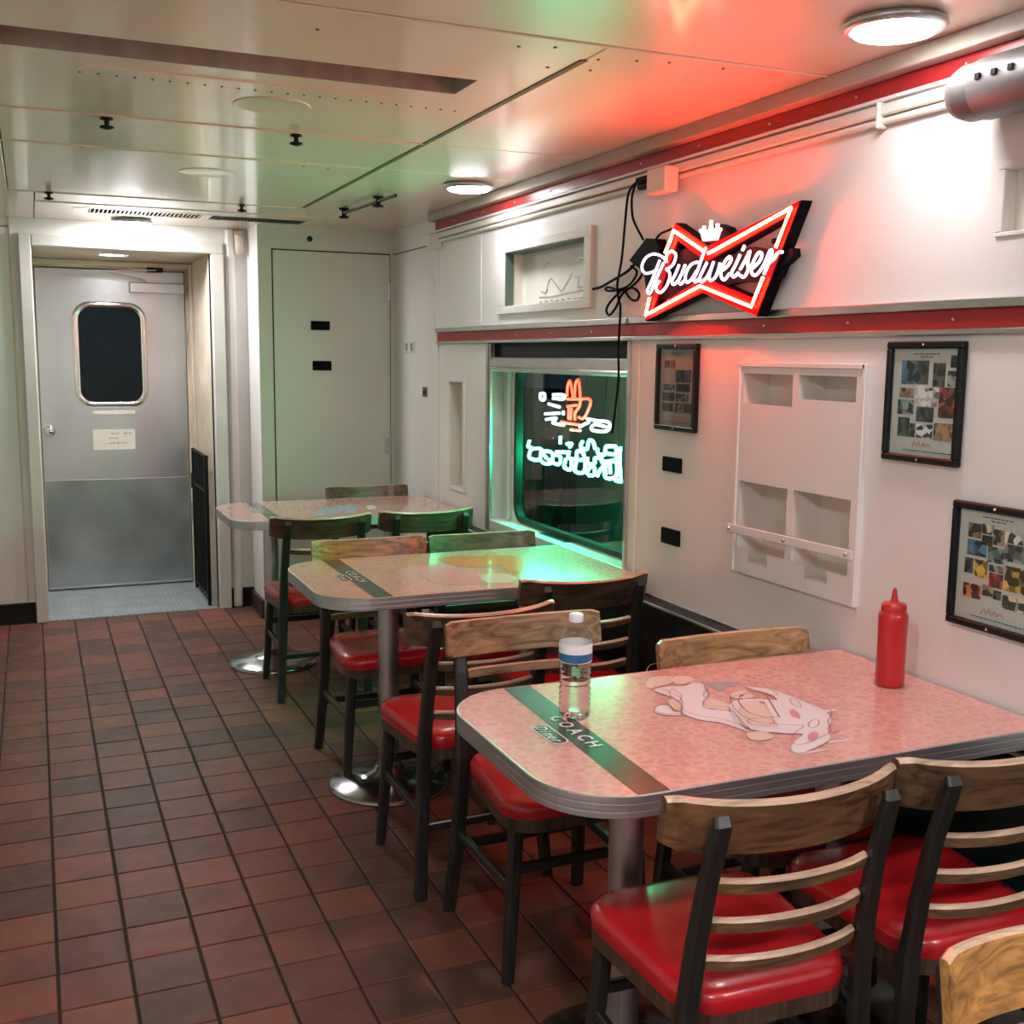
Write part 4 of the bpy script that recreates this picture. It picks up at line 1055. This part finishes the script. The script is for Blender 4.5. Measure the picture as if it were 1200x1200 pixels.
mb.add(vs, [(i * n + j, i * n + (j + 1) % n, (i + 1) * n + (j + 1) % n, (i + 1) * n + j) for i in range(3) for j in range(n)], 0, True)
lab = mb.obj('label', M['whitelabel'], e, fix=False)
mb = MB(); vs = []
for r, z in ((.0362, .140), (.0362, .154)):
    for j in range(n):
        a = 6.28318 * j / n
        vs.append((r * math.cos(a), r * math.sin(a), z + (.004 * math.sin(a * 1.0 + .5) - .002 if z < .15 else 0)))
mb.add(vs, [(j, (j + 1) % n, n + (j + 1) % n, n + j) for j in range(n)], 0, True)
bl = mb.obj('blue_band', M['bluelabel'], e, fix=False)
mb = MB(); vs = []
for z in (.104, .126):
    for j in range(7):
        a = -2.25 + j * .085
        vs.append((.0352 * math.cos(a), .0352 * math.sin(a), z + (.003 * math.sin(j))))
mb.add(vs, [(j, j + 1, 7 + j + 1, 7 + j) for j in range(6)], 0, True)
mb.obj('green_mark', M['greenlabel'], e, fix=False)

e.scale = (1, 1, .93)
e = empty('squeeze_bottle', (1.838, 1.972, TOP + .001), label='red plastic squeeze bottle with pointed nozzle on the nearest table by the wall', cat='bottle')
mb = MB(); mb.lathe([(.030, 0), (.0335, .003), (.0340, .020), (.0330, .060), (.0330, .110), (.0340, .160), (.0340, .176), (.0310, .184), (.0270, .187)], n=36); mb.obj('bottle_body', M['ketchup'], e)
mb = MB(); mb.lathe([(.0285, .186), (.0290, .188), (.0290, .201), (.0270, .205), (.0140, .208), (.0095, .211)], n=36); mb.obj('cap', M['ketchup'], e)
mb = MB(); mb.lathe([(.0095, .209), (.0070, .222), (.0048, .238), (.0030, .243), (0, .2435)], n=20); mb.obj('nozzle', M['ketchup'], e)

e.scale = (1, 1, .965)
# ================================================================ on the right wall
# recessed pocket unit
pu = empty('wall_pocket_unit', (XW, 2.51, 1.2), label='white wall unit with two upper slots and two lower pockets between the framed posters', cat='wall unit')
mb = MB(); U0, U1, V0, V1 = 2.235, 2.785, .891, 1.519; XP = XW - .014
HL = [(2.529, 2.764, 1.401, 1.490, 0, 0), (2.268, 2.503, 1.424, 1.490, 0, 0), (2.532, 2.764, .967, 1.169, 0, 0), (2.266, 2.505, .967, 1.170, 0, 0), (2.612, 2.706, .928, .97, 0, 0), (2.345, 2.440, .928, .97, 0, 0)]
mb.holed(on_x(XP), (U0, U1), (V0, V1), HL)
for a, b, c, d in ((U0, U1, V0, V0), (U0, U1, V1, V1)): mb.quad((XP, a, c), (XP, b, c), (XW, b, d), (XW, a, d))
for a in (U0, U1): mb.quad((XP, a, V0), (XP, a, V1), (XW, a, V1), (XW, a, V0))
into(mb.obj('front_panel', M['wall'], fix=False), pu)
for (a0, a1, b0, b1) in ((2.527, 2.766, 1.394, 1.492), (2.266, 2.505, 1.416, 1.492), (2.530, 2.766, .918, 1.171), (2.264, 2.507, .918, 1.172)):
    mb = MB(); mb.holed(on_x(XP + .0012), (a0, a1), (b0, b1), [(a0, a1, b0, b1, .095, True)], 0, 0)
    into(mb.obj('pocket', M['wall_in'], fix=False), pu)
for q in ((U0, U1, V1 - .010, V1 + .004), (U0 - .004, U0 + .010, V0, V1 + .004), (U1 - .010, U1 + .003, V0, V1)):
    mb = MB(); mb.box(XP - .006, XP + .002, *q, 0, .002); into(mb.obj('edge_bead', M['wall']), pu)
mb = MB(); mb.sweep([(XP - .012, 2.238, 1.030), (XP - .012, 2.797, 1.022)], .003, .0125, (1, 0, 0)); br = into(mb.obj('retaining_bar', M['wall']), pu)
for y, z in ((2.256, 1.030), (2.519, 1.026), (2.786, 1.022)):
    mb = MB(); mb.lathe([(.0065, 0), (.0065, -.004), (.003, -.007), (0, -.007)], (XP - .015, y, z), 12, axis='x'); o = mb.obj('screw', M['chrome'], br)

# framed posters
def framed(y0, y1, z0, z1, label, sheet, photos, script, tone=1.0):
    e = empty('framed_poster', (XW, (y0 + y1) / 2, (z0 + z1) / 2), label=label, cat='picture', group='black framed photo posters')
    w = .017
    mb = MB()
    for q in ((y0, y1, z0, z0 + w), (y0, y1, z1 - w, z1), (y0, y0 + w, z0 + w, z1 - w), (y1 - w, y1, z0 + w, z1 - w)):
        mb.box(XW - .021, XW - .001, *q, 0, .003)
    into(mb.obj('frame_border', M['frame']), e)
    Xs = XW - .008
    mb = MB(); mb.box(Xs, XW - .001, y0 + w - .002, y1 - w + .002, z0 + w - .002, z1 - w + .002); sh = into(mb.obj('poster_sheet', sheet), e)
    W, H = (y1 - y0 - 2 * w), (z1 - z0 - 2 * w)
    def put(u0, v0, u1, v1, name, mat, col=None, d=.0012):
        mb = MB(); mb.box(Xs - d, Xs, y1 - w - u1 * W, y1 - w - u0 * W, z1 - w - v1 * H, z1 - w - v0 * H)
        o = mb.obj(name, mat, sh)
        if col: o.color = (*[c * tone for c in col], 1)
    for p in photos: put(*p[:4], 'photo', M['photo'], p[4])
    mb = MB()
    def lines(u0, u1, v, h, seed):
        rnd = random.Random(seed); u = u0
        while u < u1:
            du = rnd.uniform(.015, .05)
            mb.box(Xs - .0012, Xs, y1 - w - (u + du) * W, y1 - w - u * W, z1 - w - (v + h) * H, z1 - w - v * H); u += du + .018
    lines(.30, .70, .045, .010, 1); lines(.42, .60, .072, .010, 2); lines(.22, .93, .952, .009, 3)
    o = mb.obj('small_print', M['darkink'], sh, 'stuff')
    mb = MB()
    pts = [(.36, .92), (.40, .87), (.43, .91), (.47, .86), (.50, .915), (.54, .87), (.57, .91), (.60, .88), (.66, .905)]
    pw = [(Xs - .0012, y1 - w - u * W, z1 - w - v * H) for u, v in pts]
    mb.tube(smooth_path(pw, 4), .0012, 5); o = mb.obj('script_mark', M['redscript'], sh)
    mb = MB(); mb.box(XW - .016, XW - .0145, y0 + w, y1 - w, z0 + w, z1 - w); into(mb.obj('glass_pane', M['pane']), e)
    for z in (z0 + .008, z1 - .008):
        mb = MB(); mb.lathe([(.0035, 0), (.002, -.002), (0, -.002)], (XW - .021, (y0 + y1) / 2, z), 8, axis='x'); into(mb.obj('screw', M['chrome']), e)
    return e
BL, DK, BR, TE, WH, RD, YE, OR, GY_, CR = (.10, .25, .45), (.10, .11, .12), (.45, .28, .17), (.30, .45, .45), (.85, .9, .92), (.55, .10, .06), (.85, .55, .08), (.75, .30, .14), (.40, .42, .44), (.85, .75, .55)
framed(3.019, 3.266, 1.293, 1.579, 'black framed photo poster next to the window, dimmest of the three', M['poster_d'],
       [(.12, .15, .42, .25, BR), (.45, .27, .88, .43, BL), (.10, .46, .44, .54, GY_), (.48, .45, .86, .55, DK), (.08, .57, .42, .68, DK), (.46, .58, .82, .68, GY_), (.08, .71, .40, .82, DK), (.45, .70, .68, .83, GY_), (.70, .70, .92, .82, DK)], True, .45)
framed(1.915, 2.160, 1.289, 1.578, 'black framed photo poster above the red squeeze bottle, right of the white wall unit', M['poster'],
       [(.13, .11, .38, .33, BL), (.38, .11, .55, .33, DK), (.62, .13, .80, .35, DK), (.87, .06, .98, .17, DK), (.84, .20, .98, .34, GY_), (.12, .37, .34, .46, BR), (.37, .34, .55, .46, WH), (.57, .36, .72, .46, WH), (.73, .35, .97, .63, RD), (.10, .48, .35, .62, TE), (.40, .48, .70, .535, WH), (.40, .54, .66, .68, DK), (.12, .65, .30, .83, DK), (.31, .70, .39, .83, DK), (.42, .70, .66, .83, WH), (.68, .68, .97, .84, BR)], True)
framed(1.668, 1.915, .929, 1.216, 'lowest black framed photo poster, cut off by the picture edge', M['poster'],
       [(.12, .12, .29, .25, BR), (.30, .11, .46, .20, CR), (.46, .14, .60, .28, BR), (.61, .14, .88, .24, WH), (.31, .21, .45, .30, DK), (.12, .27, .38, .41, BL), (.40, .30, .61, .44, TE), (.62, .25, .90, .40, GY_), (.10, .44, .21, .58, DK), (.23, .44, .41, .60, YE), (.43, .46, .62, .52, GY_), (.44, .53, .62, .66, RD), (.64, .44, .92, .66, YE), (.10, .67, .34, .80, OR), (.36, .65, .50, .75, CR), (.51, .68, .61, .76, DK), (.63, .70, .92, .82, CR)], True)

# small black plates
def plate(name, o, fn, poly, label, mat='blackp', th=.007):
    mb = MB(); n = len(poly)
    mb.prism(rrect(*poly, .003, 3), fn, 0, th); x = mb.obj(name, M[mat]); tag(x, label, 'plate', 'black rectangular plates'); return x
wl = on_x(XW, -1); cl = on_y(CABY - .006, -1)
plate('black_plate', None, wl, (3.110, 3.224, 1.154, 1.203), 'black plate on the pinkish wall just below the dim framed poster')
plate('black_plate', None, wl, (3.106, 3.219, .908, .961), 'black plate on the pinkish wall just above the dark heater box')
plate('black_plate', None, cl, (1.488, 1.598, 1.670, 1.721), 'upper of two black plates on the neon-tinted cupboard door')
plate('black_plate', None, cl, (1.495, 1.605, 1.439, 1.493), 'lower of two black plates on the neon-tinted cupboard door')
XS2 = XW + .03
e = empty('socket_plate', (XS2, 6.08, 1.575), label='small cream double socket plate on the wall beside the cupboard door', cat='socket')
mb = MB(); mb.box(XS2 - .006, XS2, 5.985, 6.175, 1.545, 1.612, 0, .002); into(mb.obj('cover_plate', M['wall']), e)
for y in (6.03, 6.12):
    mb = MB(); mb.box(XS2 - .0075, XS2 - .0058, y - .022, y + .022, 1.556, 1.600); into(mb.obj('socket', M['greyp']), e)
e = empty('lock_plate', (XS2, 5.805, 1.33), label='small dark metal lock plate near the corner post of the wall', cat='lock')
mb = MB(); mb.box(XS2 - .006, XS2, 5.775, 5.84, 1.305, 1.358, 0, .002); into(mb.obj('plate', M['duct']), e)
mb = MB(); mb.lathe([(.010, 0), (.010, -.006), (0, -.007)], (XS2 - .006, 5.807, 1.332), 12, axis='x'); into(mb.obj('keyhole', M['black']), e)
e = empty('wall_sensor', (1.14, 6.66, 2.15), label='small cream oval sensor high in the corner right of the doorway', cat='sensor')
mb = MB(); mb.lathe([(0, -.058), (.020, -.052), (.027, -.030), (.027, .030), (.022, .050), (0, .056)], (1.142, 6.652, 2.158), 18); into(mb.obj('sensor_body', M['tan']), e)
mb = MB(); mb.box(1.118, 1.166, 6.66, 6.69, 2.19, 2.235, 0, .004); into(mb.obj('mount', M['tan']), e)

# outlet box, cords and adapter of the sign
e = empty('outlet_box', (XW, 3.2, 2.10), label='cream surface outlet box on the raceway above the sign', cat='outlet')
mb = MB(); mb.box(XW - .078, XW - .0265, 3.140, 3.262, 2.062, 2.142, 0, .005); into(mb.obj('box_body', M['wall_in']), e)
mb = MB(); mb.box(XW - .070, XW - .034, 3.262, 3.268, 2.075, 2.130, 0, .001); into(mb.obj('socket_face', M['wall_in']), e)
XK = XW - .014
def cord(mb, pts, r=.0045, x=XK, dx=0.0):
    mb.tube(smooth_path([(x + dx * i, a, b) for i, (a, b) in enumerate(pts)], 5), r, 6)
e = empty('power_cord', (XK, 3.4, 2.1), label='long black cord hanging from the outlet box down beside the window', cat='cord')
mb = MB(); cord(mb, CORDS[0], .0042, XK - .022); into(mb.obj('cord', M['blackp']), e)
mb = MB(); mb.box(XK - .042, XK - .016, 3.275, 3.375, 2.116, 2.134, 0, .004); into(mb.obj('plug', M['blackp']), e)
e = empty('sign_adapter', (XK, 3.32, 1.87), label='tilted black power adapter with tied cord beside the bow tie sign', cat='adapter')
mb = MB(); mb.prism(ADAPT, on_x(XW - .004, -1), 0, .040); into(mb.obj('adapter_body', M['blackp']), e)
mb = MB(); cord(mb, CORDS[1], .0042, XK - .022); cord(mb, CORDS[3], .004, XK - .01); into(mb.obj('cord', M['blackp']), e)
mb = MB(); mb.box(XK - .042, XK - .016, 3.272, 3.362, 2.092, 2.112, 0, .004); into(mb.obj('plug', M['blackp']), e)
mb = MB(); cord(mb, CORDS[2], .0055, XK - .004); into(mb.obj('side_cord', M['blackp']), e)
mb = MB(); cord(mb, CORDS[4], .0045, XK - .020, .0008); into(mb.obj('tied_cord', M['blackp']), e)

# ================================================================ the lit bow tie sign
XS = 1.885
sg = empty('beer_sign', (XS, 2.9, 1.8), label='lit red bow tie sign with glowing white script and a small white crown', cat='sign')
def poly_offset(P, d):
    n = len(P); R = []
    area = sum(P[i - 1][0] * P[i][1] - P[i][0] * P[i - 1][1] for i in range(n))
    sgn = 1 if area > 0 else -1
    for i in range(n):
        a, b, c = Vector(P[i - 1]), Vector(P[i]), Vector(P[(i + 1) % n])
        t1 = (b - a).normalized(); t2 = (c - b).normalized()
        n1 = Vector((t1.y, -t1.x)) * sgn; n2 = Vector((t2.y, -t2.x)) * sgn
        bis = (n1 + n2).normalized(); k = d / max(.72, bis.dot(n1))
        R.append((b.x + bis.x * k, b.y + bis.y * k))
    return R
bo, bi = poly_offset(BOWC, .020), poly_offset(BOWC, -.026)
wx = lambda X: (lambda u, v, d: (X + d, u, v))
mb = MB(); ring_plate(mb, bo, bi, wx(XS + .014), .0, .036); into(mb.obj('backing', M['blackp']), sg)
mb = MB(); ring_plate(mb, poly_offset(BOWC, .0185), poly_offset(BOWC, -.0245), wx(XS + .010), .0, .0038); into(mb.obj('red_face', M['acrylic']), sg)
mb = MB(); mb.prism(SBACK, wx(XS + .024), 0, .026); into(mb.obj('script_backing', M['blackp']), sg)
mb = MB(); mb.prism(CROWNB, wx(XS + .016), 0, .034); into(mb.obj('crown_backing', M['blackp']), sg)
mb = MB(); mb.prism(CROWN, wx(XS + .006), 0, .009)
for q in (CROWN[1], CROWN[3], CROWN[5], CROWN[7], CROWN[9]):
    mb.lathe([(.0055, 0), (.0055, .008)], (XS + .006, q[0], q[1] + .003), 10, axis='x')
into(mb.obj('crown', M['crown']), sg)
for p in BOW:
    mb = MB(); mb.tube([(XS, a, b) for a, b in p], .0046, 8); into(mb.obj('red_tube', M['tube_red']), sg)
for grp in ((0, 1, 2, 3), (4, 5), (6, 7), (8, 9), (10,), (11, 12), (13,), (14,), (15,)):
    mb = MB()
    for g in grp: mb.tube(smooth_path([(XS - .004, a, b) for a, b in LETTERS[g]], 4), .0045, 8)
    into(mb.obj('letter_tube', M['tube_white']), sg)
for y, z in ((2.62, 1.86), (3.15, 1.80)):
    mb = MB(); mb.tube([(XS + .040, y, z), (XW, y, z)], .008, 8); into(mb.obj('standoff', M['blackp']), sg)

# ================================================================ neon signs hanging outside the window pane
XN = 2.12
def neon(name, label, strokes, mat, r, hang, part):
    e = empty(name, (XN, 4.1, 1.2), label=label, cat='sign', group='neon signs outside the window')
    for s in strokes:
        mb = MB(); pts = [(XN, a, b) for a, b in s]
        mb.tube(smooth_path(pts, 4) if len(pts) > 2 else pts, r, 7); into(mb.obj(part, mat), e)
    mb = MB()
    for y, z in hang: mb.tube([(XN + .01, y, z), (XN + .01, y, 1.62)], .0025, 5)
    into(mb.obj('hanging_wire', M['blackp']), e)
    return e
def mids(strokes):
    ys = [p[0] for s in strokes for p in s]; zs = [p[1] for s in strokes for p in s]
    return [(min(ys) + .05, max(zs)), (max(ys) - .05, max(zs))]
neon('neon_sign', 'red neon tube figure hanging outside the window, above the green neon', NRED, M['nred'], .0060, mids(NRED), 'neon_tube')
neon('neon_sign', 'wide green neon sign glowing outside the window', NGREEN, M['ngreen'], .0068, mids(NGREEN), 'neon_tube')
neon('neon_sign', 'white neon strokes outside the window beside the red figure', NWHITE, M['nwhite'], .0070, mids(NWHITE), 'neon_tube')
